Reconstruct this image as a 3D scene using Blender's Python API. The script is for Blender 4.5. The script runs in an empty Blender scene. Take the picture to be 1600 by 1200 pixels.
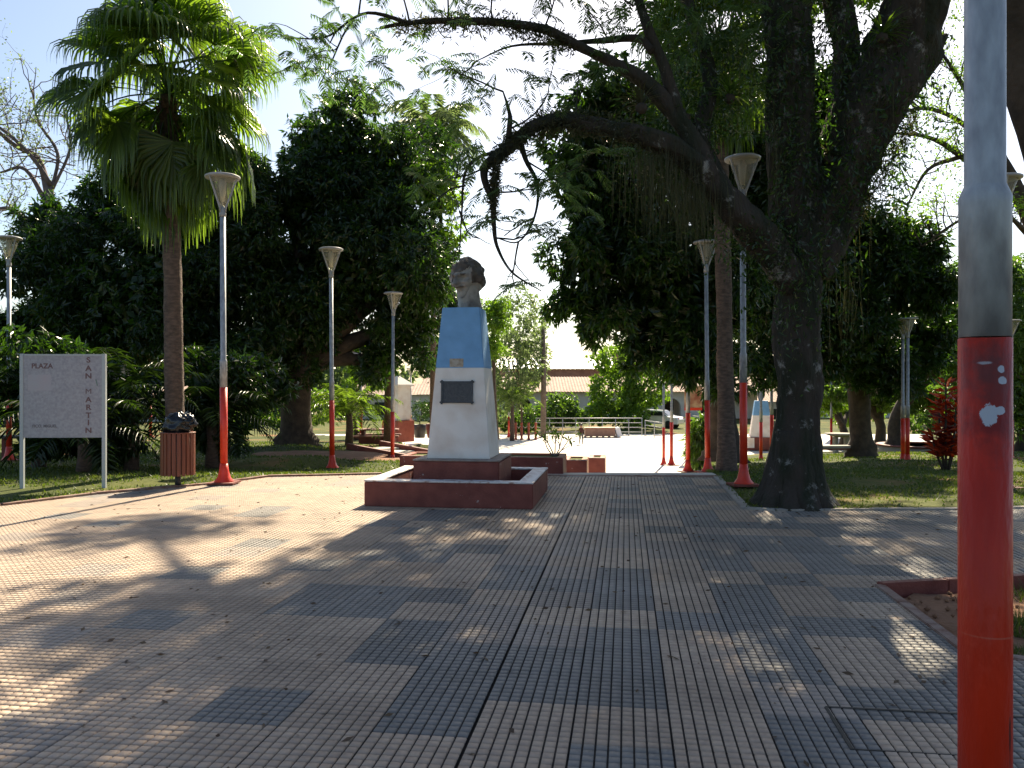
import bpy, bmesh, math, random
import numpy as np
from mathutils import Vector, Matrix, noise as mnoise

R = math.radians
F, CX, HY, EYE = 1300.0, 800.0, 604.0, 1.55
sc = bpy.context.scene
C = sc.collection
rng = np.random.default_rng(7)
random.seed(7)

# ------------------------------------------------------------------ camera, sky, sun, exposure
cam = bpy.data.cameras.new('camera'); cam_o = bpy.data.objects.new('camera', cam); C.objects.link(cam_o)
cam_o.location = (0, 0, EYE); cam_o.rotation_euler = (R(90), 0, 0)
cam.sensor_width = 36; cam.lens = F / 1600 * 36; cam.shift_y = 4 / 1600; cam.clip_start = .05; cam.clip_end = 2000
sc.camera = cam_o
SUN_EL, SUN_AZ = 41.0, 15.5          # degrees above the horizon, degrees to the right of +Y
w = bpy.data.worlds.new('World'); sc.world = w; w.use_nodes = True
nt = w.node_tree; bg = nt.nodes['Background']
sky = nt.nodes.new('ShaderNodeTexSky'); sky.sky_type = 'NISHITA'; sky.sun_disc = False
sky.sun_elevation = R(SUN_EL); sky.sun_rotation = R(SUN_AZ); sky.altitude = 100
sky.air_density = 1.0; sky.dust_density = 1.6; sky.ozone_density = 1.2
nt.links.new(sky.outputs[0], bg.inputs[0]); bg.inputs[1].default_value = 0.066
sl = bpy.data.lights.new('sun', 'SUN'); sl.energy = 5.0; sl.angle = R(0.53); sl.color = (1, .86, .63)
so = bpy.data.objects.new('sun', sl); C.objects.link(so)
sd = Vector((math.sin(R(SUN_AZ)) * math.cos(R(SUN_EL)), math.cos(R(SUN_AZ)) * math.cos(R(SUN_EL)), math.sin(R(SUN_EL))))
so.rotation_euler = sd.to_track_quat('Z', 'Y').to_euler(); so.location = sd * 60
sc.view_settings.view_transform = 'Standard'; sc.view_settings.look = 'None'
sc.view_settings.exposure = 1.42; sc.view_settings.gamma = 1; sc.view_settings.use_curve_mapping = False
sc.render.engine = 'CYCLES'
sc.cycles.max_bounces = 7; sc.cycles.diffuse_bounces = 3; sc.cycles.glossy_bounces = 2
sc.cycles.transmission_bounces = 4; sc.cycles.transparent_max_bounces = 8
sc.cycles.sample_clamp_indirect = 6
sc.cycles.use_denoising = True

# ------------------------------------------------------------------ helpers
def W(px, py, d): return Vector(((px - CX) / F * d, d, EYE - (py - HY) / F * d))
def smooth(a, b, x):
    t = np.clip((x - a) / (b - a), 0, 1); return t * t * (3 - 2 * t)

def mat(name, col, rough=.8, col2=None, scale=5, bump=0, bscale=40, metal=0, spec=.5, detail=6, ramp=(.35, .65), bdist=.02, stretch=None, island=0, coat=0):
    m = bpy.data.materials.new(name); m.use_nodes = True
    t = m.node_tree; b = t.nodes['Principled BSDF']
    b.inputs['Roughness'].default_value = rough; b.inputs['Metallic'].default_value = metal
    b.inputs['Specular IOR Level'].default_value = spec
    if coat: b.inputs['Coat Weight'].default_value = coat
    b.inputs['Base Color'].default_value = (*col, 1)
    tc = t.nodes.new('ShaderNodeTexCoord'); src = tc.outputs['Object']
    if stretch:
        mp = t.nodes.new('ShaderNodeMapping'); mp.inputs['Scale'].default_value = stretch
        t.links.new(src, mp.inputs[0]); src = mp.outputs[0]
    last = None
    if col2:
        n = t.nodes.new('ShaderNodeTexNoise'); n.inputs['Scale'].default_value = scale; n.inputs['Detail'].default_value = detail
        t.links.new(src, n.inputs['Vector'])
        r = t.nodes.new('ShaderNodeValToRGB'); r.color_ramp.elements[0].position = ramp[0]; r.color_ramp.elements[1].position = ramp[1]
        r.color_ramp.elements[0].color = (*col, 1); r.color_ramp.elements[1].color = (*col2, 1)
        t.links.new(n.outputs[0], r.inputs[0]); last = r.outputs[0]
        t.links.new(last, b.inputs['Base Color'])
    if bump:
        n2 = t.nodes.new('ShaderNodeTexNoise'); n2.inputs['Scale'].default_value = bscale; n2.inputs['Detail'].default_value = 5
        t.links.new(src, n2.inputs['Vector'])
        bp = t.nodes.new('ShaderNodeBump'); bp.inputs['Strength'].default_value = bump; bp.inputs['Distance'].default_value = bdist
        t.links.new(n2.outputs[0], bp.inputs['Height']); t.links.new(bp.outputs[0], b.inputs['Normal'])
    return m

def leaf_mat(name, c1, c2, trans=.4, tcol=None, rough=.35, spec=.5):
    m = bpy.data.materials.new(name); m.use_nodes = True
    t = m.node_tree; b = t.nodes['Principled BSDF']; out = t.nodes['Material Output']
    b.inputs['Roughness'].default_value = rough; b.inputs['Specular IOR Level'].default_value = spec
    g = t.nodes.new('ShaderNodeNewGeometry')
    r = t.nodes.new('ShaderNodeValToRGB'); r.color_ramp.elements[0].color = (*c1, 1); r.color_ramp.elements[1].color = (*c2, 1)
    t.links.new(g.outputs['Random Per Island'], r.inputs[0]); t.links.new(r.outputs[0], b.inputs['Base Color'])
    tr = t.nodes.new('ShaderNodeBsdfTranslucent')
    mul = t.nodes.new('ShaderNodeMix'); mul.data_type = 'RGBA'; mul.blend_type = 'MULTIPLY'; mul.inputs[0].default_value = 1
    t.links.new(r.outputs[0], mul.inputs[6]); mul.inputs[7].default_value = (*(tcol or (3.2, 3.4, .9)), 1); mul.clamp_result = False
    t.links.new(mul.outputs[2], tr.inputs[0])
    mx = t.nodes.new('ShaderNodeMixShader'); mx.inputs[0].default_value = trans
    t.links.new(b.outputs[0], mx.inputs[1]); t.links.new(tr.outputs[0], mx.inputs[2]); t.links.new(mx.outputs[0], out.inputs[0])
    return m

def link(name, me, m=None, parent=None, loc=None):
    o = bpy.data.objects.new(name, me); C.objects.link(o)
    if m is not None:
        if isinstance(m, (list, tuple)):
            for x in m: me.materials.append(x)
        else: me.materials.append(m)
    if parent is not None: o.parent = parent
    if loc is not None: o.location = loc
    return o

def mesh_np(name, v, f, m=None, parent=None, smooth_=False, loc=None, mi=None):
    v = np.asarray(v, dtype=np.float32).reshape(-1, 3); f = np.asarray(f, dtype=np.int32)
    me = bpy.data.meshes.new(name); k = f.shape[1]
    me.vertices.add(len(v)); me.vertices.foreach_set('co', v.ravel())
    me.loops.add(f.size); me.loops.foreach_set('vertex_index', f.ravel())
    me.polygons.add(len(f)); me.polygons.foreach_set('loop_start', np.arange(0, f.size, k, dtype=np.int32))
    me.polygons.foreach_set('loop_total', np.full(len(f), k, dtype=np.int32))
    if smooth_: me.polygons.foreach_set('use_smooth', np.ones(len(f), dtype=bool))
    if mi is not None: me.polygons.foreach_set('material_index', np.asarray(mi, dtype=np.int32))
    me.update(calc_edges=True); me.validate()
    return link(name, me, m, parent, loc)

class MB:
    """collects quads and tris"""
    def __init__(s): s.bm = bmesh.new()
    def box(s, c, sz, rz=0, bevel=0, mi=0, rx=0, ry=0):
        M = Matrix.Translation(Vector(c)) @ Matrix.Rotation(rz, 4, 'Z') @ Matrix.Rotation(ry, 4, 'Y') @ Matrix.Rotation(rx, 4, 'X') @ Matrix.Diagonal((sz[0], sz[1], sz[2], 1))
        r = bmesh.ops.create_cube(s.bm, size=1, matrix=M)
        if bevel:
            es = list({e for v in r['verts'] for e in v.link_edges})
            bmesh.ops.bevel(s.bm, geom=es, offset=bevel, segments=2, affect='EDGES')
        return s
    def frustum(s, z0, z1, w0, d0, w1, d1, c=(0, 0), bevel=0):
        vs = []
        for z, a, b in ((z0, w0, d0), (z1, w1, d1)):
            for sx, sy in ((-1, -1), (1, -1), (1, 1), (-1, 1)): vs.append(s.bm.verts.new((c[0] + sx * a / 2, c[1] + sy * b / 2, z)))
        fs = [s.bm.faces.new([vs[i] for i in q]) for q in ((3, 2, 1, 0), (4, 5, 6, 7), (0, 1, 5, 4), (1, 2, 6, 5), (2, 3, 7, 6), (3, 0, 4, 7))]
        if bevel: bmesh.ops.bevel(s.bm, geom=list({e for f in fs for e in f.edges}), offset=bevel, segments=2, affect='EDGES')
        return s
    def tube(s, pts, rad, n=8, cap=True, rough=0, seed=0, smooth=True):
        pts = [Vector(p) for p in pts]
        if not hasattr(rad, '__len__'): rad = [rad] * len(pts)
        rings = []; up = None
        for i, p in enumerate(pts):
            t = (pts[min(i + 1, len(pts) - 1)] - pts[max(i - 1, 0)]).normalized()
            if up is None:
                up = Vector((0, 0, 1)) if abs(t.z) < .9 else Vector((1, 0, 0))
            a = t.cross(up).normalized(); b = a.cross(t).normalized(); up = b
            ring = []
            for k in range(n):
                th = 2 * math.pi * k / n; dr = a * math.cos(th) + b * math.sin(th); r = rad[i]
                if rough:
                    r *= 1 + rough * mnoise.noise(Vector((math.cos(th) * 1.5 + seed, math.sin(th) * 1.5, 0)) + p * 1.3) + rough * .5 * mnoise.noise(Vector((math.cos(th) * 5 + seed, math.sin(th) * 5, 0)) + p * 5)
                ring.append(s.bm.verts.new(p + dr * r))
            rings.append(ring)
        for i in range(len(rings) - 1):
            for k in range(n):
                f = s.bm.faces.new((rings[i][k], rings[i][(k + 1) % n], rings[i + 1][(k + 1) % n], rings[i + 1][k])); f.smooth = smooth
        if cap:
            try: s.bm.faces.new(rings[0][::-1]); s.bm.faces.new(rings[-1])
            except Exception: pass
        return s
    def lathe(s, prof, n=24, c=(0, 0, 0), smooth=True):
        rings = []
        for r, z in prof: rings.append([s.bm.verts.new((c[0] + r * math.cos(2 * math.pi * k / n), c[1] + r * math.sin(2 * math.pi * k / n), c[2] + z)) for k in range(n)])
        for i in range(len(rings) - 1):
            for k in range(n):
                f = s.bm.faces.new((rings[i][k], rings[i][(k + 1) % n], rings[i + 1][(k + 1) % n], rings[i + 1][k])); f.smooth = smooth
        s.bm.faces.new(rings[0][::-1]); s.bm.faces.new(rings[-1])
        return s
    def poly(s, pts, z0, z1):
        a = [s.bm.verts.new((x, y, z0)) for x, y in pts]; b = [s.bm.verts.new((x, y, z1)) for x, y in pts]
        s.bm.faces.new(b); s.bm.faces.new(a[::-1])
        for i in range(len(pts)):
            j = (i + 1) % len(pts); s.bm.faces.new((a[i], a[j], b[j], b[i]))
        return s
    def build(s, name, m=None, parent=None, loc=None):
        bmesh.ops.recalc_face_normals(s.bm, faces=s.bm.faces)
        me = bpy.data.meshes.new(name); s.bm.to_mesh(me); s.bm.free()
        return link(name, me, m, parent, loc)

def tag(o, label=None, cat=None, group=None, kind=None):
    if label: o['label'] = label
    if cat: o['category'] = cat
    if group: o['group'] = group
    if kind: o['kind'] = kind
    return o
def empty(name, loc=(0, 0, 0), rz=0, **k):
    o = bpy.data.objects.new(name, None); C.objects.link(o); o.location = loc; o.rotation_euler = (0, 0, rz); o.empty_display_size = .2
    return tag(o, **k)
def kids(o): return [c for c in bpy.data.objects if c.parent == o]
def dup(root, loc, rz=0, scale=None, label=None, group=None):
    r = root.copy(); C.objects.link(r); r.location = loc; r.rotation_euler = (0, 0, rz)
    if scale: r.scale = scale
    if label: r['label'] = label
    if group: r['group'] = group
    for ch in kids(root):
        c = ch.copy(); C.objects.link(c); c.parent = r
        for g in kids(ch):
            d = g.copy(); C.objects.link(d); d.parent = c
    return r
def catmull(pts, n=5):
    P = [np.array(p, float) for p in pts]; P = [2 * P[0] - P[1]] + P + [2 * P[-1] - P[-2]]; out = []
    for i in range(1, len(P) - 2):
        for k in range(n):
            t = k / n; out.append(.5 * ((2 * P[i]) + (-P[i - 1] + P[i + 1]) * t + (2 * P[i - 1] - 5 * P[i] + 4 * P[i + 1] - P[i + 2]) * t * t + (-P[i - 1] + 3 * P[i] - 3 * P[i + 1] + P[i + 2]) * t ** 3))
    out.append(P[-2]); return out

# ------------------------------------------------------------------ materials
M_tan = mat('tan_tile', (.46, .343, .25), .5, (.36, .268, .20), 9, bump=.25, bscale=300, spec=.4)
M_dark = mat('dark_tile', (.175, .162, .148), .55, (.225, .205, .185), 9, bump=.25, bscale=300, spec=.5)
M_grey = mat('worn_grey_tile', (.34, .27, .22), .52, (.28, .23, .19), 9, bump=.25, bscale=300, spec=.5)
def tile_vary(m):
    t = m.node_tree; b = t.nodes['Principled BSDF']; src = b.inputs['Base Color'].links[0].from_socket
    oi = t.nodes.new('ShaderNodeObjectInfo'); mr = t.nodes.new('ShaderNodeMapRange'); mr.inputs[3].default_value = .84; mr.inputs[4].default_value = 1.12
    t.links.new(oi.outputs['Random'], mr.inputs[0])
    # stains across the whole floor, in world space
    g = t.nodes.new('ShaderNodeNewGeometry'); n = t.nodes.new('ShaderNodeTexNoise'); n.inputs['Scale'].default_value = .9; n.inputs['Detail'].default_value = 8; n.inputs['Roughness'].default_value = .65
    t.links.new(g.outputs['Position'], n.inputs['Vector']); mr2 = t.nodes.new('ShaderNodeMapRange'); mr2.inputs[1].default_value = .3; mr2.inputs[2].default_value = .7; mr2.inputs[3].default_value = .72; mr2.inputs[4].default_value = 1.15
    t.links.new(n.outputs[0], mr2.inputs[0]); mm = t.nodes.new('ShaderNodeMath'); mm.operation = 'MULTIPLY'; t.links.new(mr.outputs[0], mm.inputs[0]); t.links.new(mr2.outputs[0], mm.inputs[1])
    vm = t.nodes.new('ShaderNodeVectorMath'); vm.operation = 'SCALE'; t.links.new(src, vm.inputs[0]); t.links.new(mm.outputs[0], vm.inputs['Scale']); t.links.new(vm.outputs[0], b.inputs['Base Color'])
    mr3 = t.nodes.new('ShaderNodeMapRange'); mr3.inputs[3].default_value = .42; mr3.inputs[4].default_value = .7
    t.links.new(n.outputs[0], mr3.inputs[0]); t.links.new(mr3.outputs[0], b.inputs['Roughness'])
for m_ in (M_tan, M_dark, M_grey): tile_vary(m_)
M_joint = mat('groove_dirt', (.022, .019, .016), .95, (.045, .036, .03), 20)
M_conc = mat('concrete', (.36, .33, .29), .85, (.27, .24, .21), 3, bump=.4, bscale=60)
M_plaza = mat('pale_plaza_concrete', (.66, .60, .52), .8, (.56, .50, .42), 1.2, bump=.2, bscale=50)
M_kerb = mat('worn_red_kerb', (.17, .075, .05), .8, (.28, .20, .16), 7, bump=.5, bscale=60)
M_redbrown = mat('red_brown_masonry_paint', (.135, .026, .018), .62, (.20, .05, .035), 5, bump=.35, bscale=35)
M_redbase = mat('terracotta_paint', (.36, .09, .055), .7, (.28, .065, .04), 4, bump=.2)
M_white = mat('white_masonry_paint', (.80, .75, .70), .75, (.62, .52, .44), 2.6, bump=.3, bscale=28, detail=10, ramp=(.45, .78))
M_blue = mat('sky_blue_masonry_paint', (.195, .42, .72), .7, (.15, .33, .57), 3.5, bump=.25, bscale=28)
M_rimtop = mat('peeling_rim_paint', (.33, .20, .17), .55, (.62, .60, .60), 9, bump=.4, ramp=(.35, .5))
M_pool = mat('wet_basin_floor', (.05, .05, .05), .15, (.10, .09, .08), 4)
M_galv = mat('galvanised_steel', (.24, .25, .27), .5, (.41, .43, .45), 22, metal=.2, bump=.12, bscale=60, stretch=(1, 1, .4), ramp=(.35, .65), detail=12)
M_lampgrey = mat('grey_lamp_paint', (.40, .40, .41), .5, (.32, .32, .33), 6)
M_red = mat('red_post_paint', (.74, .045, .014), .4, (.58, .030, .010), 8, bump=.12, bscale=60, coat=.1)
M_bronze = mat('dark_bronze', (.045, .048, .055), .4, (.075, .075, .08), 30, metal=.3, bump=.5, bscale=45)
M_stone = mat('weathered_statue_stone', (.36, .34, .31), .85, (.12, .10, .09), 5, bump=.5, bscale=30, ramp=(.45, .68))
M_sign = mat('pale_grey_sign_board', (.40, .39, .42), .7, (.31, .30, .33), 30, bump=.15, bscale=80, detail=10)
M_signletter = mat('faded_brown_lettering', (.17, .10, .10), .8)
M_signframe = mat('grey_painted_steel', (.42, .45, .46), .5)
M_slat = mat('varnished_wood', (.20, .055, .025), .45, (.13, .032, .016), 4, stretch=(8, 8, .6), bump=.15)
M_blackbag = mat('black_plastic_film', (.006, .006, .007), .22)
M_black = mat('black_steel', (.02, .02, .02), .5)
M_bark = mat('dark_mossy_bark', (.045, .034, .026), .95, (.018, .021, .010), 4, bump=1.0, bscale=14, stretch=(1, 1, .3), ramp=(.4, .6), bdist=.09)
def add_lichen(m):
    t = m.node_tree; b = t.nodes['Principled BSDF']; src = b.inputs['Base Color'].links[0].from_socket
    tc = t.nodes.new('ShaderNodeTexCoord'); n = t.nodes.new('ShaderNodeTexNoise'); n.inputs['Scale'].default_value = 3.2; n.inputs['Detail'].default_value = 12; n.inputs['Roughness'].default_value = .75
    t.links.new(tc.outputs['Object'], n.inputs['Vector']); r = t.nodes.new('ShaderNodeValToRGB'); r.color_ramp.elements[0].position = .58; r.color_ramp.elements[1].position = .66
    t.links.new(n.outputs[0], r.inputs[0]); mx = t.nodes.new('ShaderNodeMix'); mx.data_type = 'RGBA'; t.links.new(r.outputs[0], mx.inputs[0]); t.links.new(src, mx.inputs[6]); mx.inputs[7].default_value = (.27, .26, .24, 1)
    t.links.new(mx.outputs[2], b.inputs['Base Color'])
add_lichen(M_bark)
M_bark2 = mat('brown_bark', (.075, .055, .04), .95, (.04, .03, .022), 6, bump=.8, bscale=20)
M_palmbark = mat('ringed_palm_bark', (.15, .10, .075), .9, (.07, .048, .038), 10, bump=.9, bscale=22, stretch=(1, 1, 2.5))
M_bareb = mat('pale_branch_bark', (.17, .13, .13), .9, (.10, .08, .08), 8)
L_mango = leaf_mat('mango_leaf', (.011, .026, .007), (.032, .062, .013), .34, rough=.3, tcol=(2.6, 3.2, .7))
L_bright = leaf_mat('bright_leaf', (.06, .12, .018), (.11, .19, .03), .5, tcol=(2.6, 2.6, .7))
L_mid = leaf_mat('mid_leaf', (.035, .07, .018), (.07, .12, .03), .42)
L_far = leaf_mat('grey_green_leaf', (.09, .12, .06), (.13, .17, .09), .5, tcol=(2, 2.2, 1.2))
L_feather = leaf_mat('feathery_leaf', (.04, .075, .03), (.075, .12, .04), .4, tcol=(2.4, 2.8, 1.2))
L_shadepalm = leaf_mat('shaded_palm_leaf', (.009, .020, .006), (.022, .042, .011), .22, rough=.4)  # darker copy of the palm leaf, understory shade put into its colour
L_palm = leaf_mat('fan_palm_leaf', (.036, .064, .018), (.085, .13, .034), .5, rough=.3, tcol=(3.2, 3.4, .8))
L_dead = leaf_mat('dead_palm_leaf', (.07, .04, .025), (.13, .085, .045), .3, rough=.7, tcol=(1.6, 1.4, 1))
L_redti = leaf_mat('red_cordyline_leaf', (.09, .013, .016), (.34, .065, .02), .45, tcol=(3.2, 1.8, .8), rough=.22)
L_moss = leaf_mat('hanging_moss', (.035, .04, .02), (.07, .07, .035), .3, tcol=(2, 2, 1), rough=.8)
M_grass = leaf_mat('grass_blade', (.03, .06, .012), (.085, .11, .022), .35, tcol=(2.6, 2.6, .8), rough=.5)
M_roof = mat('clay_roof_tile', (.40, .27, .21), .85, (.27, .18, .14), 2.5, bump=.4)
M_wallw = mat('cream_plaster', (.62, .58, .53), .85, (.52, .48, .43), 1.5)
M_glassdark = mat('dark_window_glass', (.02, .024, .03), .1)
M_dirt = mat('red_soil', (.27, .13, .065), .95, (.19, .09, .045), 3, bump=.8, bscale=25)
M_metalroof = mat('pale_metal_roof', (.7, .7, .7), .4, metal=.2)
M_brickw = mat('old_brick_wall', (.30, .17, .13), .9, (.22, .12, .09), 2)
def glass_mat():
    m = bpy.data.materials.new('lamp_glass'); m.use_nodes = True; t = m.node_tree; out = t.nodes['Material Output']; b = t.nodes['Principled BSDF']
    b.inputs['Base Color'].default_value = (.75, .72, .62, 1); b.inputs['Roughness'].default_value = .08
    tp = t.nodes.new('ShaderNodeBsdfTransparent'); tp.inputs[0].default_value = (.9, .9, .86, 1); mx = t.nodes.new('ShaderNodeMixShader'); mx.inputs[0].default_value = .16
    t.links.new(tp.outputs[0], mx.inputs[1]); t.links.new(b.outputs[0], mx.inputs[2]); t.links.new(mx.outputs[0], out.inputs[0]); return m
M_glass = glass_mat()
def ground_mat():
    m = bpy.data.materials.new('lawn_and_soil'); m.use_nodes = True; t = m.node_tree; b = t.nodes['Principled BSDF']; b.inputs['Roughness'].default_value = .95; b.inputs['Specular IOR Level'].default_value = .15
    g = t.nodes.new('ShaderNodeNewGeometry'); n = t.nodes.new('ShaderNodeTexNoise'); n.inputs['Scale'].default_value = .35; n.inputs['Detail'].default_value = 9; n.inputs['Roughness'].default_value = .62
    t.links.new(g.outputs['Position'], n.inputs['Vector']); r = t.nodes.new('ShaderNodeValToRGB'); e = r.color_ramp.elements
    e[0].position = .40; e[0].color = (.045, .062, .016, 1); e[1].position = .56; e[1].color = (.10, .11, .028, 1)
    x = e.new(.66); x.color = (.25, .13, .065, 1)
    t.links.new(n.outputs[0], r.inputs[0]); n2 = t.nodes.new('ShaderNodeTexNoise'); n2.inputs['Scale'].default_value = 14; n2.inputs['Detail'].default_value = 6
    t.links.new(g.outputs['Position'], n2.inputs['Vector']); mr = t.nodes.new('ShaderNodeMapRange'); mr.inputs[3].default_value = .55; mr.inputs[4].default_value = 1.4
    t.links.new(n2.outputs[0], mr.inputs[0]); vm = t.nodes.new('ShaderNodeVectorMath'); vm.operation = 'SCALE'; t.links.new(r.outputs[0], vm.inputs[0]); t.links.new(mr.outputs[0], vm.inputs['Scale']); t.links.new(vm.outputs[0], b.inputs['Base Color'])
    bp = t.nodes.new('ShaderNodeBump'); bp.inputs['Strength'].default_value = .9; bp.inputs['Distance'].default_value = .05; t.links.new(n2.outputs[0], bp.inputs['Height']); t.links.new(bp.outputs[0], b.inputs['Normal'])
    return m
M_lawn = ground_mat()

# ------------------------------------------------------------------ terrain
def inpoly(x, y, poly):
    x = np.asarray(x, float); y = np.asarray(y, float); r = np.zeros(np.broadcast(x, y).shape, bool); n = len(poly); j = n - 1
    for i in range(n):
        xi, yi = poly[i]; xj, yj = poly[j]
        c = ((yi > y) != (yj > y)) & (x < (xj - xi) * (y - yi) / (yj - yi + 1e-12) + xi); r ^= c; j = i
    return r
PAVE = [(-14, -4), (-14, 8.6), (-9.0, 9.9), (-6.66, 10.85), (-6.0, 12.0), (-4.75, 13.25), (-4.2, 14.3), (-2.2, 14.75), (3.5, 14.2), (2.97, 10.55), (3.3, 10.42), (5.7, 10.52), (14, 11.6), (14, 8.65), (7.5, 7.5), (2.87, 6.5), (2.66, 4.85), (3.2, 4.6), (6, 4.3), (14, 4.2), (14, -4)]
BED = [(2.87, 6.5), (7.5, 7.5), (14, 8.65), (14, 4.2), (6, 4.3), (3.2, 4.6), (2.66, 4.85)]
CORR = [(-1.8, 14.7), (3.5, 14.2), (4.9, 22), (6.2, 30), (8.5, 36), (22, 40), (30, 57), (-16, 57), (-7.2, 38), (-4.3, 33), (-2.9, 24)]
ctrl = []
for px, py, d in ((519, 733, 18.7), (613, 728, 23.8), (25, 720, 18.7), (455, 697, 24), (20, 690, 35), (235, 684, 35), (590, 688, 34), (545, 700, 27), (650, 727, 24.5),
                  (480, 712, 19.5), (560, 722, 21), (1106, 738, 18), (1132, 735, 17), (1075, 737, 22), (1049, 727, 30), (1037, 727, 34), (1415, 723, 22), (1480, 726, 21), (1300, 722, 23),
                  (1581, 727, 23), (1300, 703, 39), (1190, 725, 27), (1400, 705, 37), (1560, 704, 37), (300, 700, 27), (100, 715, 22)):
    p = W(px, py, d); ctrl.append((p.x, p.y, p.z))
ctrl += [(-30, 60, -1.3), (-30, 35, -.8), (-12, 60, -1.6), (25, 60, -2.6), (14, 48, -2.5), (30, 45, -2.5), (0, 80, -1.7), (-40, 110, -1.5), (40, 110, -2.5), (0, 120, -1.8), (-6, 45, -1.35), (-30, 20, -.1), (25, 20, -.1), (0, 60, -1.7)]
for x in (-30, -20, -12, -7, -5, -3, 3.6, 6, 9, 12, 20, 30):
    for y in (-3, 5, 9, 13): ctrl.append((x, y, 0))
ctrl = np.array(ctrl)
def base_h(x, y):
    x = np.asarray(x, float); y = np.asarray(y, float)
    d2 = (x[..., None] - ctrl[:, 0]) ** 2 + (y[..., None] - ctrl[:, 1]) ** 2
    wgt = 1 / (d2 + .35) ** 1.5
    z = (wgt * ctrl[:, 2]).sum(-1) / wgt.sum(-1)
    return z * smooth(12.8, 16, y)
def terr(x, y):
    z = base_h(x, y) + .012
    z = np.where(inpoly(x, y, PAVE), -.09, z)
    z = np.where(inpoly(x, y, BED), -.25, z)
    z = np.where(inpoly(x, y, CORR), -1.76, z)
    return z
def gz(x, y):
    x = np.array([x]); y = np.array([y])
    if inpoly(x, y, CORR)[0]: return -1.65 if y[0] > 19 else 0
    return float(base_h(x, y)[0]) + .012
def axis(a, b, fa, fb, fine, coarse, mid):
    s = list(np.arange(fa, fb, fine)); l = [fa]
    st = mid
    while l[-1] > a: l.append(l[-1] - st); st = min(st * 1.18, coarse)
    r = [fb]; st = mid
    while r[-1] < b: r.append(r[-1] + st); st = min(st * 1.12, coarse)
    return np.array(l[:0:-1] + s + r)
xs = axis(-900, 900, -8, 9.5, .13, 60, .3); ys = axis(-60, 1200, 9.0, 17, .13, 60, .22)
GX, GY = np.meshgrid(xs, ys); GZ = terr(GX, GY)
GZ += np.where(GZ > -.08, .012, 0) * 0
nx, ny = len(xs), len(ys)
idx = np.arange(nx * ny).reshape(ny, nx)
fq = np.stack([idx[:-1, :-1], idx[:-1, 1:], idx[1:, 1:], idx[1:, :-1]], -1).reshape(-1, 4)
tag(mesh_np('ground', np.stack([GX, GY, GZ], -1), fq, M_lawn, smooth_=True), kind='structure')

# lower plaza floor, flight of steps down to it, soil of the planting bed
tag(MB().poly([(-2.5, 17.6), (4.2, 17.6), (4.75, 22), (6.0, 30), (8.3, 36), (21, 40), (28, 56), (-15, 56), (-6.9, 38), (-4.1, 33), (-3.4, 24)][::1], -1.72, -1.65).build('plaza_floor', M_plaza), kind='structure')
steps = empty('steps', (0, 14.7, 0), kind='structure')
for k in range(11):
    MB().box((.95 + k * .04, .12 + k * .3, -.075 - .15 * k), (5.3, .3, .15), rz=-.0).build('step', M_plaza, steps)
tag(MB().box((.85, 14.62, -.04), (5.6, .26, .076), rz=R(-3)).build('step_edge', M_kerb), kind='structure')
MB0 = bmesh.new()
bx, by = np.meshgrid(np.arange(2.3, 12, .12), np.arange(2.3, 8.6, .12))
bz = -.07 + .05 * np.array([[mnoise.noise(Vector((x * .8, y * .8, 3))) for x, y in zip(r1, r2)] for r1, r2 in zip(bx, by)]) + .025 * np.array([[mnoise.noise(Vector((x * 4, y * 4, 9))) for x, y in zip(r1, r2)] for r1, r2 in zip(bx, by)])
ins = inpoly(bx, by, [(2.9, 6.45), (7.5, 7.45), (12, 8.25), (12, 4.3), (6, 4.36), (3.25, 4.66), (2.72, 4.88)])
bz = np.where(ins, bz, -.14)
ii = np.arange(bx.size).reshape(bx.shape); bq = np.stack([ii[:-1, :-1], ii[:-1, 1:], ii[1:, 1:], ii[1:, :-1]], -1).reshape(-1, 4)
tag(mesh_np('soil', np.stack([bx, by, bz], -1), bq, M_dirt, smooth_=True), kind='structure')
MB0.free()

nb = 900; x = rng.uniform(2.5, 7, nb); y = rng.uniform(3, 7.2, nb); ok = inpoly(x, y, [(2.95, 6.4), (7.4, 7.3), (9, 7.3), (9, 4.4), (3.3, 4.75), (2.8, 4.95)]); x, y = x[ok], y[ok]; V_, F_ = [], []
for a_, b__ in zip(x, y):
    rr = random.uniform(.006, .028); z_ = -.055 + .05 * mnoise.noise(Vector((a_ * .8, b__ * .8, 3))); o_ = len(V_)
    V_ += [(a_ + rr * random.uniform(.7, 1.2), b__, z_), (a_, b__ + rr, z_ - .005), (a_ - rr, b__, z_), (a_, b__ - rr * random.uniform(.7, 1.2), z_ - .005), (a_, b__, z_ + rr * .8), (a_, b__, z_ - rr)]
    for q_ in range(4): F_ += [(o_ + q_, o_ + (q_ + 1) % 4, o_ + 4), (o_ + (q_ + 1) % 4, o_ + q_, o_ + 5)]
tag(mesh_np('soil_clods', np.array(V_), np.array(F_), M_dirt), kind='stuff')
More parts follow.
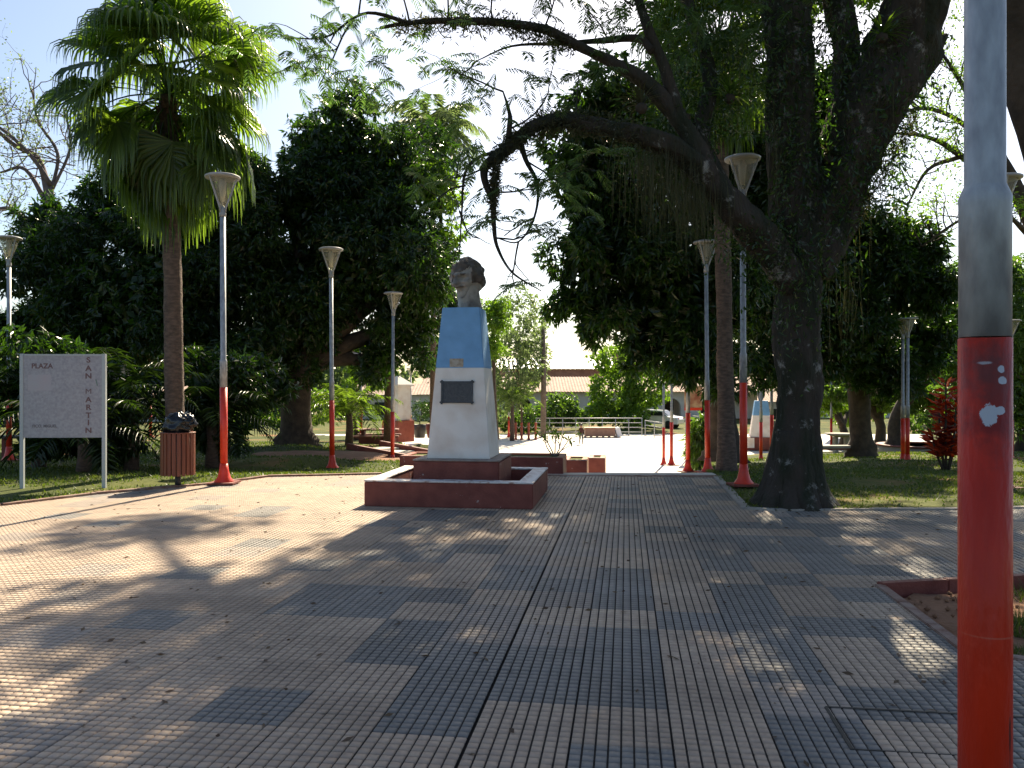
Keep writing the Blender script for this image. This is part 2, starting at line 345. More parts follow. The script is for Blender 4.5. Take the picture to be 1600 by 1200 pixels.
# kerbs along the paving
def kerb(pts, wd, z0, z1, m, name='kerb'):
    root = empty(name, (0, 0, 0), kind='structure')
    for a, b in zip(pts[:-1], pts[1:]):
        a = Vector((*a, 0)); b = Vector((*b, 0)); L = (b - a).length; n = max(1, round(L / .6)); rz = math.atan2(b.y - a.y, b.x - a.x)
        for k in range(n):
            c = a.lerp(b, (k + .5) / n); MB().box((c.x, c.y, (z0 + z1) / 2 + random.uniform(-.003, .003)), (L / n - .006, wd, z1 - z0), rz=rz, bevel=.006).build('kerb_stone', m, root)
    return root
kerb([(-14, 8.6), (-9.0, 9.9), (-6.66, 10.85), (-6.0, 12.0), (-4.75, 13.25), (-4.2, 14.3), (-2.3, 14.72)], .11, -.06, .03, M_kerb)
kerb([(3.5, 14.2), (2.97, 10.55), (3.3, 10.42), (5.7, 10.52), (14, 11.6)], .12, -.06, .02, M_conc)
kerb([(14, 8.65), (7.5, 7.5), (2.87, 6.5)], .08, -.14, .02, M_redbrown)
kerb([(2.87, 6.5), (2.66, 4.85), (3.2, 4.6), (6, 4.3), (14, 4.2)], .08, -.14, .012, M_kerb)

# ------------------------------------------------------------------ paving: grooved tiles
TH = math.atan(178 / 1300); T = .4425; V0, U0 = .197, 4.95
uhat = np.array([math.sin(TH), math.cos(TH)]); vhat = np.array([math.cos(TH), -math.sin(TH)])
def pave_uv(px, py):
    d = F * EYE / (py - HY); X = (px - CX) / F * d; return X * uhat[0] + d * uhat[1], X * vhat[0] + d * vhat[1]
def tile_mesh(n=8):
    v = []; f = []; s = T / n; g = .006; gv = .0046; ch = .002; dz = -.008
    for i in range(n):
        for j in range(n):
            x0, x1 = -T / 2 + i * s + g, -T / 2 + (i + 1) * s - g; y0, y1 = -T / 2 + j * s + gv, -T / 2 + (j + 1) * s - gv
            b = len(v); h = 0
            v += [(x0 - ch, y0 - ch, dz), (x1 + ch, y0 - ch, dz), (x1 + ch, y1 + ch, dz), (x0 - ch, y1 + ch, dz), (x0, y0, h), (x1, y0, h), (x1, y1, h), (x0, y1, h)]
            f += [(b + 4, b + 5, b + 6, b + 7), (b, b + 1, b + 5, b + 4), (b + 1, b + 2, b + 6, b + 5), (b + 2, b + 3, b + 7, b + 6), (b + 3, b, b + 4, b + 7)]
    nb = len(f); b = len(v); e = T / 2 - .001
    v += [(-e, -e, -.0075), (e, -e, -.0075), (e, e, -.0075), (-e, e, -.0075)]; f += [(b, b + 1, b + 2, b + 3)]
    return np.array(v), np.array(f), [0] * nb + [1]
tv, tf, tmi = tile_mesh()
pavement = tag(MB().poly(PAVE, -.075, -.02).build('pavement', M_joint), kind='structure')
tm = []
for m_ in (M_tan, M_dark, M_grey):
    o = mesh_np('tile', tv, tf, [m_, M_joint], mi=tmi); tm.append(o.data); bpy.data.objects.remove(o)
dark_px = [(607, 862), (530, 876), (681, 937), (534, 933), (634, 990), (598, 959), (724, 1028), (800, 916), (741, 864), (693, 850), (727, 1120), (833, 1073), (969, 1165), (972, 1081), (940, 1035), (975, 940), (975, 918),
           (1081, 972), (1175, 931), (1206, 962), (1222, 1000), (1269, 1165), (1057, 970), (1011, 893), (1191, 978), (1364, 1085), (1460, 1047), (1126, 874), (1268, 901), (1115, 843), (1268, 855), (1420, 1000), (1300, 990), (1140, 985), (640, 870), (940, 1000)]
dark_set = set(); 
def tij(px, py):
    u, v = pave_uv(px, py); return (math.floor((u - U0) / T), math.floor((v - V0) / T))
for p in dark_px: dark_set.add(tij(*p))
tan_px = [(1100, 1010), (1090, 1100), (1130, 1150), (975, 970), (1060, 920), (1240, 920), (1380, 1010), (1300, 1045), (1180, 890), (1150, 825), (1390, 870), (1230, 835), (1060, 880)]
tan_set = {tij(*p) for p in tan_px}
cells = []
MON = (-.69, 11.62)
for i in range(-14, 26):
    for j in range(-36, 32):
        u = U0 + (i + .5) * T; v = V0 + (j + .5) * T; x, y = uhat * u + vhat * v
        if y < 1.6: continue
        if x < -.62 * y - 2.2 or x > .62 * y + 2.2: continue
        if abs((x - MON[0]) * vhat[0] + (y - MON[1]) * vhat[1]) < .85 and abs((x - MON[0]) * uhat[0] + (y - MON[1]) * uhat[1]) < .8: continue
        corners = [uhat * (u + a * T / 2) + vhat * (v + b * T / 2) for a in (-1, 1) for b in (-1, 1)]
        nin = sum(bool(inpoly(cx, cy, PAVE)) and not inpoly(cx, cy, BED) for cx, cy in corners)
        if nin == 0: continue
        part = nin < 4
        if v > .65: pd = .55
        elif v > .2: pd = .2
        elif v > -2.5: pd = .13
        else: pd = .06
        k = 1 if rng.random() < pd else (2 if rng.random() < (.4 if v > -1.2 else .08) else 0)
        if (i, j) in dark_set: k = 1
        if (i, j) in tan_set: k = 0
        infr = y > 3.2 and abs(x) < .6 * y
        gapu = ((i + 0) % 4) * .0; cells.append((not infr, y + .3 * abs(x), x, y, k, i, j, part))
cells.sort()
SJ, SJU = .997, .997  # tiles of a 4 by 4 field sit slightly closer, leaving the wider joints seen every fourth tile
def tile_pos(i, j):
    a = math.floor(i / 4) * 4 + 2; b = math.floor((j + 2) / 4) * 4
    u = U0 + (i + .5) * T + (.0025 if i >= 0 else -.0015) + (.0035 if i >= 4 else 0); v = V0 + (j + .5) * T + (.004 if j >= -2 else -.004 if j >= -6 else -.007); return uhat * u + vhat * v
cth, sth = math.cos(-TH), math.sin(-TH)
def clip_blocks(x, y):   # which of the 64 blocks (5 faces each) lie on the paving
    bc = tv[:512].reshape(64, 8, 3)[:, :, :2].mean(1) * SJ; bxx = x + bc[:, 0] * cth - bc[:, 1] * sth; byy = y + bc[:, 0] * sth + bc[:, 1] * cth
    return inpoly(bxx, byy, PAVE) & ~inpoly(bxx, byy, BED)
for n_, (_, _, x, y, k, i, j, part) in enumerate(cells[:300]):
    x, y = tile_pos(i, j)
    if part:
        ok = clip_blocks(x, y); fsel = np.concatenate([np.repeat(ok, 5), [False]]); 
        if not ok.any(): continue
        o = mesh_np('tile', tv, tf[fsel], [(M_tan, M_dark, M_grey)[k], M_joint], pavement, mi=[0] * int(fsel.sum()))
    else: o = bpy.data.objects.new('tile', tm[k]); C.objects.link(o); o.parent = pavement
    o.location = (x, y, random.uniform(-.0012, .0012)); o.rotation_euler = (random.gauss(0, .0012), random.gauss(0, .0012), -TH); o.scale = (SJ, SJU, 1)
rest = cells[300:]
vv, ff, mm = [], [], []
for n_, (_, _, x, y, k, i, j, part) in enumerate(rest):
    x, y = tile_pos(i, j); q = tv.copy(); q[:, 0] *= SJ; q[:, 1] *= SJU
    vv.append(np.stack([x + q[:, 0] * cth - q[:, 1] * sth, y + q[:, 0] * sth + q[:, 1] * cth, q[:, 2] + rng.uniform(-.001, .001)], -1)); 
    sel = np.ones(len(tf), bool)
    if part: sel = np.concatenate([np.repeat(clip_blocks(x, y), 5), [False]])
    ff.append(tf[sel] + n_ * len(tv)); mm += list(np.where(np.arange(len(tf)) < len(tf) - 1, k, 3)[sel])
tag(mesh_np('tile', np.concatenate(vv), np.concatenate(ff), [M_tan, M_dark, M_grey, M_joint], pavement, mi=mm), kind='stuff')

# inspection cover near the foreground post
cu, cv = pave_uv(1290, 1105)
cov = empty('inspection_cover', (*(uhat * cu + vhat * cv), .001), -TH, label='rectangular inspection cover edged by a dark slot, in the paving beside the near red post', cat='cover')
for c, s in (((.5, 0, 0), (1.0, .014, .006)), ((0, -.24, 0), (.016, .47, .006)), ((1.0, -.24, 0), (.014, .47, .006)), ((.5, -.47, -.001), (1.0, .008, .004))):
    MB().box(c, s).build('slot_strip', M_black, cov)  # black strips stand in for the shade inside the open slot

# ------------------------------------------------------------------ grass blades
def blades(n, xr, yr, hmin, hmax, dens_fn=None):
    x = rng.uniform(*xr, n); y = rng.uniform(*yr, n)
    ok = ~inpoly(x, y, PAVE) & ~inpoly(x, y, BED) & ~inpoly(x, y, CORR) & (np.abs(x) < .66 * y + 1)
    nz = np.array([mnoise.noise(Vector((a * .6, b * .6, 0))) for a, b in zip(x, y)]); ok &= nz > rng.uniform(-.55, .25, n)
    x, y = x[ok], y[ok]; z = base_h(x, y) + .01; n = len(x)
    th = rng.uniform(0, 6.28, n); h = rng.uniform(hmin, hmax, n); wd = .006 + y * .0006
    dx, dy = np.cos(th) * wd, np.sin(th) * wd; lx, ly = rng.normal(0, .5, n) * h, rng.normal(0, .5, n) * h
    v = np.stack([np.stack([x - dx, y - dy, z], -1), np.stack([x + dx, y + dy, z], -1), np.stack([x + lx, y + ly, z + h], -1)], 1)
    return v.reshape(-1, 3), np.arange(3 * n).reshape(-1, 3)
def tuft(cx, cy, cz, n, rad, hmin, hmax):
    th = rng.uniform(0, 6.28, n); rr = rad * np.sqrt(rng.uniform(0, 1, n)); x = cx + rr * np.cos(th); y = cy + rr * np.sin(th); h = rng.uniform(hmin, hmax, n); a = rng.uniform(0, 6.28, n); w_ = .005
    v = np.stack([np.stack([x - np.cos(a) * w_, y - np.sin(a) * w_, np.full(n, cz)], -1), np.stack([x + np.cos(a) * w_, y + np.sin(a) * w_, np.full(n, cz)], -1), np.stack([x + rng.normal(0, .5, n) * h, y + rng.normal(0, .5, n) * h, cz + h], -1)], 1)
    return v.reshape(-1, 3), np.arange(3 * n).reshape(-1, 3)
tuf = [tuft(3.5, 5.5, -.08, 700, .28, .05, .16), tuft(4.3, 6.2, -.08, 900, .5, .04, .12), tuft(3.05, 5.0, -.08, 160, .1, .03, .08), tuft(3.9, 5.0, -.08, 700, .35, .04, .12)]
for k_, (tv_, tf_) in enumerate(tuf): tag(mesh_np('grass', tv_, tf_, M_grass), kind='stuff')
v1, f1 = blades(90000, (-11, 14), (9.5, 18), .02, .055); v2, f2 = blades(50000, (-18, 20), (18, 30), .03, .07)
tag(mesh_np('grass', np.concatenate([v1, v2]), np.concatenate([f1, f2 + len(v1)]), M_grass), kind='stuff')
# fallen leaves on paving and lawn
nl = 1100; x = rng.uniform(-6, 8, nl); y = rng.uniform(3, 16, nl); ok = np.abs(x) < .65 * y; x, y = x[ok], y[ok]
z = np.where(inpoly(x, y, PAVE), .006, np.where(inpoly(x, y, BED), -.02, base_h(x, y) + .03)); th = rng.uniform(0, 6.28, len(x)); s = rng.uniform(.008, .022, len(x)); 
c = np.stack([x, y, z], -1); a = np.stack([np.cos(th) * s * 1.6, np.sin(th) * s * 1.6, rng.uniform(0, .004, len(x))], -1); b = np.stack([-np.sin(th) * s * .6, np.cos(th) * s * .6, rng.uniform(0, .008, len(x))], -1)
tag(mesh_np('fallen_leaves', np.stack([c - a, c + b, c + a, c - b], 1).reshape(-1, 3), np.arange(4 * len(x)).reshape(-1, 4), L_dead), kind='stuff')

# ------------------------------------------------------------------ monument
def frame_at(name, X, Y, z, **k): return empty(name, (X, Y, z), -TH, **k)
def wobble_top(me, amp, f=6):
    for v in me.vertices: 
        n = mnoise.noise(v.co * f) * amp; v.co.z += n
mon = frame_at('monument', MON[0], MON[1], 0, label='tapering white and sky blue obelisk pedestal on a red plinth inside a low red basin', cat='monument')
BW, BD, RT = 2.2, 2.0, .34
def ring_part(nm, z0, z1, w_, d_, t_, m, bev=.012):
    b = MB()
    b.box((0, -d_ / 2 + t_ / 2, (z0 + z1) / 2), (w_, t_, z1 - z0), bevel=bev); b.box((0, d_ / 2 - t_ / 2, (z0 + z1) / 2), (w_, t_, z1 - z0), bevel=bev)
    b.box((-w_ / 2 + t_ / 2, 0, (z0 + z1) / 2), (t_ - .004, d_ - 2 * t_ + .002, z1 - z0 - .004), bevel=bev); b.box((w_ / 2 - t_ / 2, 0, (z0 + z1) / 2), (t_ - .004, d_ - 2 * t_ + .002, z1 - z0 - .004), bevel=bev)
    return b.build(nm, m, mon)
def chipped(m):   # pale chips showing through the masonry paint
    t = m.node_tree; b = t.nodes['Principled BSDF']; src = b.inputs['Base Color'].links[0].from_socket
    tc = t.nodes.new('ShaderNodeTexCoord'); n = t.nodes.new('ShaderNodeTexNoise'); n.inputs['Scale'].default_value = 5.5; n.inputs['Detail'].default_value = 10; n.inputs['Roughness'].default_value = .7
    t.links.new(tc.outputs['Object'], n.inputs['Vector']); r = t.nodes.new('ShaderNodeValToRGB'); r.color_ramp.elements[0].position = .66; r.color_ramp.elements[1].position = .68
    t.links.new(n.outputs[0], r.inputs[0]); mx = t.nodes.new('ShaderNodeMix'); mx.data_type = 'RGBA'; t.links.new(r.outputs[0], mx.inputs[0]); t.links.new(src, mx.inputs[6]); mx.inputs[7].default_value = (.5, .46, .43, 1)
    t.links.new(mx.outputs[2], b.inputs['Base Color'])
chipped(M_redbrown)
ring_part('basin_wall', 0, RT - .02, BW, BD, .20, M_redbrown); ring_part('basin_rim', RT - .02, RT, BW + .012, BD + .012, .212, M_rimtop, .006)
MB().box((0, 0, .12), (BW - .41, BD - .41, .02)).build('basin_floor', M_pool, mon)
MB().box((.03, -.02, .34), (1.16, 1.2, .45), bevel=.018).build('plinth', M_redbrown, mon)
MB().box((.03, -.02, .571), (1.175, 1.215, .02), bevel=.008).build('plinth_top', mat('grey_plinth_cap', (.22, .17, .15), .8, (.3, .27, .25), 10), mon)
zb, zm, zt = .582, 1.805, 2.63
wb, wm_, wt = .86, .665, .515
OC = (.03, -.02)
MB().frustum(zb, zm, wb, wb, wm_, wm_, OC, bevel=.008).build('white_pedestal', M_white, mon)
MB().frustum(zm, zt, wm_, wm_, wt, wt, OC, bevel=.008).build('blue_pedestal', M_blue, mon)
# plaque leaning with the front face
fs = (wb - wm_) / 2 / (zm - zb); tilt = math.atan(fs)
def fy(z): return OC[1] - (wb / 2 - (z - zb) * fs)
pz = 1.475
b = MB(); 
b.box((.0, fy(pz) - .012, pz), (.40, .02, .27), rx=-tilt, bevel=.004)
MB_pl = b.build('plaque', M_bronze, mon)
for sx in (-1, 1):
    MB().box((sx * .203, fy(pz) - .017, pz), (.03, .03, .27), rx=-tilt, bevel=.006).build('plaque_frame', M_bronze, MB_pl)
    MB().box((0, fy(pz + sx * .133) - .017, pz + sx * .133), (.376, .03, .028), rx=-tilt, bevel=.006).build('plaque_frame', M_bronze, MB_pl)
    for sz in (-1, 1): MB().box((sx * .208, fy(pz + sz * .14) - .02, pz + sz * .138), (.052, .04, .05), rx=-tilt, bevel=.014).build('plaque_corner', M_bronze, MB_pl)
for k in range(7): MB().box((random.uniform(-.01, .01), fy(pz + .09 - k * .028) - .023, pz + .09 - k * .028), (random.choice((.22, .28, .31)), .003, .008), rx=-tilt).build('relief_line', M_bronze, MB_pl)
tq = MB().box((-.015, OC[1] - wm_ / 2 - .004 + .02, 1.872), (.19, .03, .115), rx=-tilt, bevel=.003).build('small_stone_tablet', mat('beige_tablet', (.45, .40, .33), .8, (.33, .27, .2), 14, bump=.4, ramp=(.45, .6)), mon)
# the stone head
def head_mesh():
    nu, nv = 96, 72; v = []; tone = []
    for j in range(nv + 1):
        ph = math.pi * (j / nv - .5)
        for i in range(nu):
            th = 2 * math.pi * i / nu; th_ = th if th <= math.pi else th - 2 * math.pi   # 0 = face front (+x)
            d = Vector((math.cos(ph) * math.cos(th), math.cos(ph) * math.sin(th), math.sin(ph)))
            a, b = th_ * math.cos(ph) ** .5, ph
            rx, ry, rz = .235, .195, .275
            if b < 0: ry *= 1 - .10 * (math.sin(-b)) ** 1.5; 
            g = lambda a0, b0, sa, sb, h: h * math.exp(-((a - a0) / sa) ** 2 - ((b - b0) / sb) ** 2)
            k = 0
            k += g(0, -.02, .13, .20, .045) + g(0, -.16, .17, .09, .05)       # nose
            k += g(.32, .22, .28, .07, .024) + g(-.32, .22, .28, .07, .024)    # brows
            k -= g(.36, .06, .18, .11, .042) + g(-.36, .06, .18, .11, .042)    # sockets
            k += g(.36, .05, .10, .05, .018) + g(-.36, .05, .10, .05, .018)    # eyeballs
            k += g(.6, -.18, .25, .2, .02) + g(-.6, -.18, .25, .2, .02)        # cheekbones
            k += g(0, -.34, .38, .06, .034) - g(0, -.43, .24, .03, .02) + g(0, -.49, .2, .04, .018)  # moustache, mouth, lip
            k += g(0, -.78, .4, .2, .05) - g(0, -.60, .3, .05, .012)           # chin
            k -= g(1.0, -.55, .3, .3, .02) + g(-1.0, -.55, .3, .3, .02)
            hair = max(0, min(1, (b - .52 + .25 * math.cos(a * 2)) / .12)) if abs(a) < .9 else max(0, min(1, (b + .35 + .45 * max(0, abs(a) - 1.3)) / .2))
            p = Vector((d.x * rx, d.y * ry, d.z * rz)); q = p * 9
            k *= 1.9
            k += hair * (.022 + .03 * mnoise.noise(q) + .018 * mnoise.noise(q * 2.3)) + .006 * mnoise.noise(p * 14)
            k += (g(1.45, -.02, .12, .16, .045) + g(-1.45, -.02, .12, .16, .045))  # ears
            v.append(p + d * k); tone.append(max(hair, 1.0 if abs(a) < .42 and -.41 < b < -.27 else 0, 1.0 if .2 < abs(a) < .58 and .15 < b < .30 else 0, .9 if .26 < abs(a) < .48 and .0 < b < .06 else 0))
    f = [(j * nu + i, j * nu + (i + 1) % nu, (j + 1) * nu + (i + 1) % nu, (j + 1) * nu + i) for j in range(nv) for i in range(nu)]
    tn = np.array(tone); return np.array(v), np.array(f), (tn[np.array(f)].mean(1) > .5).astype(int)
hp = W(731, 431, MON[1] + .0); 
st = empty('statue_head', (hp.x, hp.y, zt + .002), 0, label='weathered stone head of a moustached man on top of the blue and white pedestal', cat='statue')
hv, hf, hmi = head_mesh()
M_stoned = mat('stained_statue_stone', (.075, .06, .052), .9, (.13, .115, .10), 9, bump=.6, bscale=30)
head = mesh_np('head', hv, hf, [M_stone, M_stoned], st, smooth_=True, mi=hmi); head.location = (0, 0, hp.z - zt - .035); head.rotation_euler = (0, R(10), R(-90 - 34)); head.scale = (1.0, 1.06, .97)
MB().tube(catmull([(.02, .03, 0), (.015, .02, .1), (.0, 0, .24), (.0, .0, .36)], 4), [.17, .165, .16, .155, .15, .15, .15, .15, .15, .15, .15, .15, .15], 20, rough=.12).build('neck', M_stone, st)
for ob in kids(st):
    for p in ob.data.polygons: p.use_smooth = True
# thin wire beside the head
wp = [W(716, 480, MON[1] - .2), W(710, 462, MON[1] - .2), W(706, 445, MON[1] - .2), W(710, 425, MON[1] - .15), W(716, 400, MON[1] - .1)]
tag(MB().tube(catmull([(p.x, p.y, p.z) for p in wp], 4), .006, 5).build('dry_twig', M_bareb), label='thin pale twig arching up from the pedestal beside the stone face', cat='twig')

# ------------------------------------------------------------------ lamps
def make_lamp(H, red_h, r_low=.056, r_up=.044, step_z=2.0, chips=False):
    root = empty('street_lamp', (0, 0, 0), cat='street lamp')
    MB().box((0, 0, .01), (.42, .42, .03), bevel=.004).build('base_pad', M_redbrown, root)
    MB().lathe([(.15, .025), (.145, .04), (.10, .10), (.075, .2), (r_low + .004, .32)], 20).build('base_flare', M_red, root)
    MB().lathe([(r_low + .0015, .2), (r_low + .0015, red_h)], 40).build('red_painted_section', M_redpost if chips else M_red, root)
    MB().lathe([(r_low, red_h), (r_low, step_z - .03), (r_low + .001, step_z - .012), (r_up + .004, step_z + .01), (r_up, step_z + .02), (r_up, H - .62)], 40).build('pole', M_galv, root)
    hz = H - .62
    hd = MB().lathe([(r_up + .008, hz - .05), (r_up + .01, hz), (.03, hz + .12), (.012, hz + .14)], 16).build('collar', M_lampgrey, root)
    for k in range(3):
        a = R(90 + 120 * k + 25)
        MB().tube([(.035 * math.cos(a), .035 * math.sin(a), hz + .02), (.05 * math.cos(a), .05 * math.sin(a), hz + .1), (.24 * math.cos(a), .24 * math.sin(a), H - .05), (.255 * math.cos(a), .255 * math.sin(a), H - .02)], [.02, .018, .014, .012], 8).build('arm', M_lampgrey, root)
    MB().lathe([(.045, hz + .13), (.06, hz + .14), (.205, H - .055), (.2, H - .05), (.05, hz + .15)], 24).build('glass_bowl', M_glass, root)
    MB().lathe([(.03, hz + .2), (.05, H - .25), (.06, H - .12), (.03, H - .05)], 14).build('bulb_housing', M_wallw, root)
    MB().lathe([(.2, H - .055), (.268, H - .045), (.272, H - .015), (.24, H), (.02, H + .018)], 32).build('top_disc', M_lampgrey, root)
    return root
M_redpost = mat('worn_red_post_paint', (.62, .034, .009), .42, (.36, .018, .007), 6, bump=.3, bscale=50, detail=10, spec=.3, stretch=(1, 1, .3))
def paint_wear():
    t = M_redpost.node_tree; b = t.nodes['Principled BSDF']; src = b.inputs['Base Color'].links[0].from_socket
    tc = t.nodes.new('ShaderNodeTexCoord'); sep = t.nodes.new('ShaderNodeSeparateXYZ'); t.links.new(tc.outputs['Object'], sep.inputs[0])
    n = t.nodes.new('ShaderNodeTexNoise'); n.inputs['Scale'].default_value = 34; n.inputs['Detail'].default_value = 8; n.inputs['Roughness'].default_value = .7; t.links.new(tc.outputs['Object'], n.inputs['Vector'])
    cur = src
    nr = t.nodes.new('ShaderNodeMath'); nr.operation = 'MULTIPLY_ADD'; nr.inputs[1].default_value = .09; nr.inputs[2].default_value = -.045; t.links.new(n.outputs[0], nr.inputs[0])
    def blob(x0, z0, rx, rz, col, soft=.004, strength=1, yneg=True):
        nonlocal cur
        def m(op, a, b_):
            q = t.nodes.new('ShaderNodeMath'); q.operation = op
            for k, z in enumerate((a, b_)):
                if isinstance(z, (int, float)): q.inputs[k].default_value = z
                elif z is not None: t.links.new(z, q.inputs[k])
            return q.outputs[0]
        dx = m('DIVIDE', m('SUBTRACT', sep.outputs[0], x0), rx); dz = m('DIVIDE', m('SUBTRACT', sep.outputs[2], z0), rz)
        dd = m('SQRT', m('ADD', m('MULTIPLY', dx, dx), m('MULTIPLY', dz, dz)), None)
        dd = m('ADD', dd, m('MULTIPLY', nr.outputs[0], 22)); mr = t.nodes.new('ShaderNodeMapRange'); mr.inputs[1].default_value = 1 + soft; mr.inputs[2].default_value = 1 - soft; mr.inputs[3].default_value = 0; mr.inputs[4].default_value = strength
        t.links.new(dd, mr.inputs[0]); msk = m('MULTIPLY', mr.outputs[0], m('LESS_THAN', sep.outputs[1], 0))
        mx = t.nodes.new('ShaderNodeMix'); mx.data_type = 'RGBA'; t.links.new(msk, mx.inputs[0]); t.links.new(cur, mx.inputs[6]); mx.inputs[7].default_value = (*col, 1); cur = mx.outputs[2]
    zz = lambda py: EYE - (py - HY) / F * 1.97
    blob(-.003, zz(610), .045, .12, (.09, .02, .015), .6, .75)
    blob(-.02, zz(575), .035, .05, (.10, .04, .035), .7, .6)
    blob(.0, zz(660), .05, .03, (.16, .012, .008), .5, .7)
    blob(-.020, zz(645), .019, .024, (.42, .43, .45), .05)
    blob(-.001, zz(641), .013, .010, (.42, .43, .45), .05)
    blob(.005, zz(577), .008, .008, (.42, .43, .45), .08)
    blob(.008, zz(595), .011, .008, (.42, .43, .45), .08)
    blob(-.028, zz(568), .010, .003, (.35, .30, .30), .3)
    blob(.03, zz(1140), .003, .05, (.08, .01, .008), .3)
    blob(.0, zz(987), .05, .0018, (.5, .15, .1), .6, .5)
    t.links.new(cur, b.inputs['Base Color'])
paint_wear()
near = make_lamp(5.0, EYE - (527 - HY) / F * 1.97, chips=True, step_z=EYE + (604 - 302) / F * 1.97)
q = W(1539, 700, 1.97); near.location = (q.x, q.y, 0)
for ob in kids(near):
    if ob.name.startswith('red_painted'):
        zt_ = max(v.co.z for v in ob.data.vertices)
        for v in ob.data.vertices:
            if v.co.z > zt_ - .001: v.co.z += .004 * mnoise.noise(Vector((v.co.x * 60, v.co.y * 60, 1))) - .003
near['label'] = 'nearest lamp post in the right foreground, thick grey pipe over chipped red paint'; near['group'] = 'red and grey plaza lamp posts'
proto = make_lamp(5.0, 1.56)
G_L = 'red and grey plaza lamp posts'
lamps = [  # px, top y, base y, depth, label
    (350, 275, 755, 13.2, 'tall lamp post with glass head between the slatted litter bin and the monument'),
    (519, 388, 733, 18.7, 'second lamp post left of the monument, on shaded lawn edge beside the mango trunk'),
    (613, 457, 728, 23.8, 'third lamp post left of the monument, standing by the small side stairs'),
    (14, 370, 720, 18.7, 'lamp post cut by the left edge of the photo behind the plaza sign'),
    (1162, 245, 758, 12.7, 'tall lamp post just left of the giant tree trunk, head crossed by its limb'),
    (1106, 377, 738, 18.0, 'lamp post beside the slim right palm trunk, glass head under the dark canopy'),
    (1075, 442, 737, 22.0, 'lamp post with its head hidden in leaves, just left of the right palm clump'),
    (1049, 511, 727, 30.0, 'right one of two slim lamp posts by the bright plaza, its head in mango leaves'),
    (1037, 537, 727, 34.0, 'left one of two slim lamp posts by the bright plaza, half hidden at the top'),
    (1189, 515, 725, 29.0, 'lamp post in front of the small far obelisk, left of the giant trunk'),
    (1206, 490, 720, 26.0, 'lamp post peeking out directly beside the left edge of the giant trunk'),
    (1299, 545, 703, 39.0, 'thin lamp post beyond the lawn right of the giant trunk, by the dark concrete table'),
    (1379, 560, 700, 42.0, 'far thin lamp post between dark tree trunks behind the parked cars'),
    (1411, 500, 723, 23.5, 'left one of the close pair of posts on the sunlit lawn before the cordyline'),
    (1418, 497, 724, 23.0, 'right one of the close pair of posts on the sunlit lawn before the cordyline'),
    (1581, 500, 727, 25.0, 'distant lamp post visible just right of the near red post'),
    (1568, 275, 762, 12.7, 'lamp post mostly hidden behind the near post, its head showing on the right'),
    (564, 520, 684, 33.0, 'lamp post on bright grass between two small tree trunks left of the monument'),
    (642, 575, 682, 50.0, 'far lamp post just right of the white capped pillar'),
    (235, 520, 684, 35.0, 'distant red post seen in the gap under the trees beside the litter bin'),
    (795, 580, 683, 52.0, 'far lamp post right beside the monument pedestal at the plaza edge'),
    (870, 611, 668, 64.0, 'small far lamp in front of the arcaded building near the tall pole'),
    (805, 596, 676, 57.0, 'far thin lamp among bushes left of the tall pole'),
]
sites = []
for k, (px, ty, by_, d, lab) in enumerate(lamps):
    p = W(px, by_, d); h = (by_ - ty) / F * d; s = h / 5.0
    if k == 0: o = proto; o.location = (p.x, p.y, p.z); o.scale = (1, 1, s); o['label'] = lab; o['group'] = G_L
    else: o = dup(proto, (p.x, p.y, p.z if abs(p.z) > .03 else 0), rz=random.uniform(0, 2), scale=(1, 1, s), label=lab, group=G_L)
    o.rotation_euler[0] = random.gauss(0, .004); o.rotation_euler[1] = random.gauss(0, .004)
    sites.append(o)

# ------------------------------------------------------------------ plaza sign
sp = W(99, 765, 12.6)
sg = empty('plaza_sign', (sp.x, sp.y, gz(sp.x, sp.y) - .02), R(3), label='pale grey board on two posts reading PLAZA and, downwards, SAN MARTIN, on the left lawn', cat='sign')
z0s, z1s = (764 - 683) / 103.2 , (764 - 553) / 103.2
MB().box((0, 0, (z0s + z1s) / 2), (1.18, .03, z1s - z0s)).build('board', M_sign, sg)
for sx in (-1, 1): MB().box((sx * .605, 0, z1s / 2 + .005), (.055, .055, z1s + .01), bevel=.004).build('post', M_signframe, sg)
MB().box((0, 0, z1s - .008), (1.15, .045, .025)).build('top_rail', M_signframe, sg)
def text(s, x, z, size, parent, m=M_signletter, yy=-.0165, sx=1, bold=.0, ry=0):
    cu_ = bpy.data.curves.new('lettering', 'FONT'); cu_.body = s; cu_.size = size; cu_.align_x = 'CENTER'; cu_.align_y = 'CENTER'; cu_.extrude = .001; cu_.offset = bold
    o_ = bpy.data.objects.new('lettering', cu_); C.objects.link(o_); bpy.context.view_layer.update()
    me = bpy.data.meshes.new_from_object(o_.evaluated_get(bpy.context.evaluated_depsgraph_get())); bpy.data.objects.remove(o_)
    me.materials.clear(); t_ = link('lettering', me, m, parent); t_.location = (x, yy, z); t_.rotation_euler = (R(90), ry, 0); t_.scale = (sx, 1, 1); return t_
pxs = lambda px: (px - 101.5) / 103.2; pzs = lambda py: (764 - py) / 103.2
text('PLAZA', pxs(70), pzs(571.5), .105, sg, bold=.003, sx=1.0)
text('FICO. MIGUEL', pxs(74), pzs(665), .062, sg, m=mat('faded_small_lettering', (.17, .15, .16), .8), bold=.0015, sx=.95)
for ch, py in zip('SANMARTIN', (562, 575, 587, 611, 624, 636, 648.5, 660, 672)): text(ch, pxs(140.5), pzs(py), .112, sg, bold=.0 if ch == 'M' else .0035, sx=1.15)
b = MB(); b.box((pxs(66), -.0155, pzs(597)), (.34, .0012, .24)).build('faded_patch', mat('pinkish_faded_paint', (.42, .37, .40), .7, (.40, .39, .42), 6), sg)
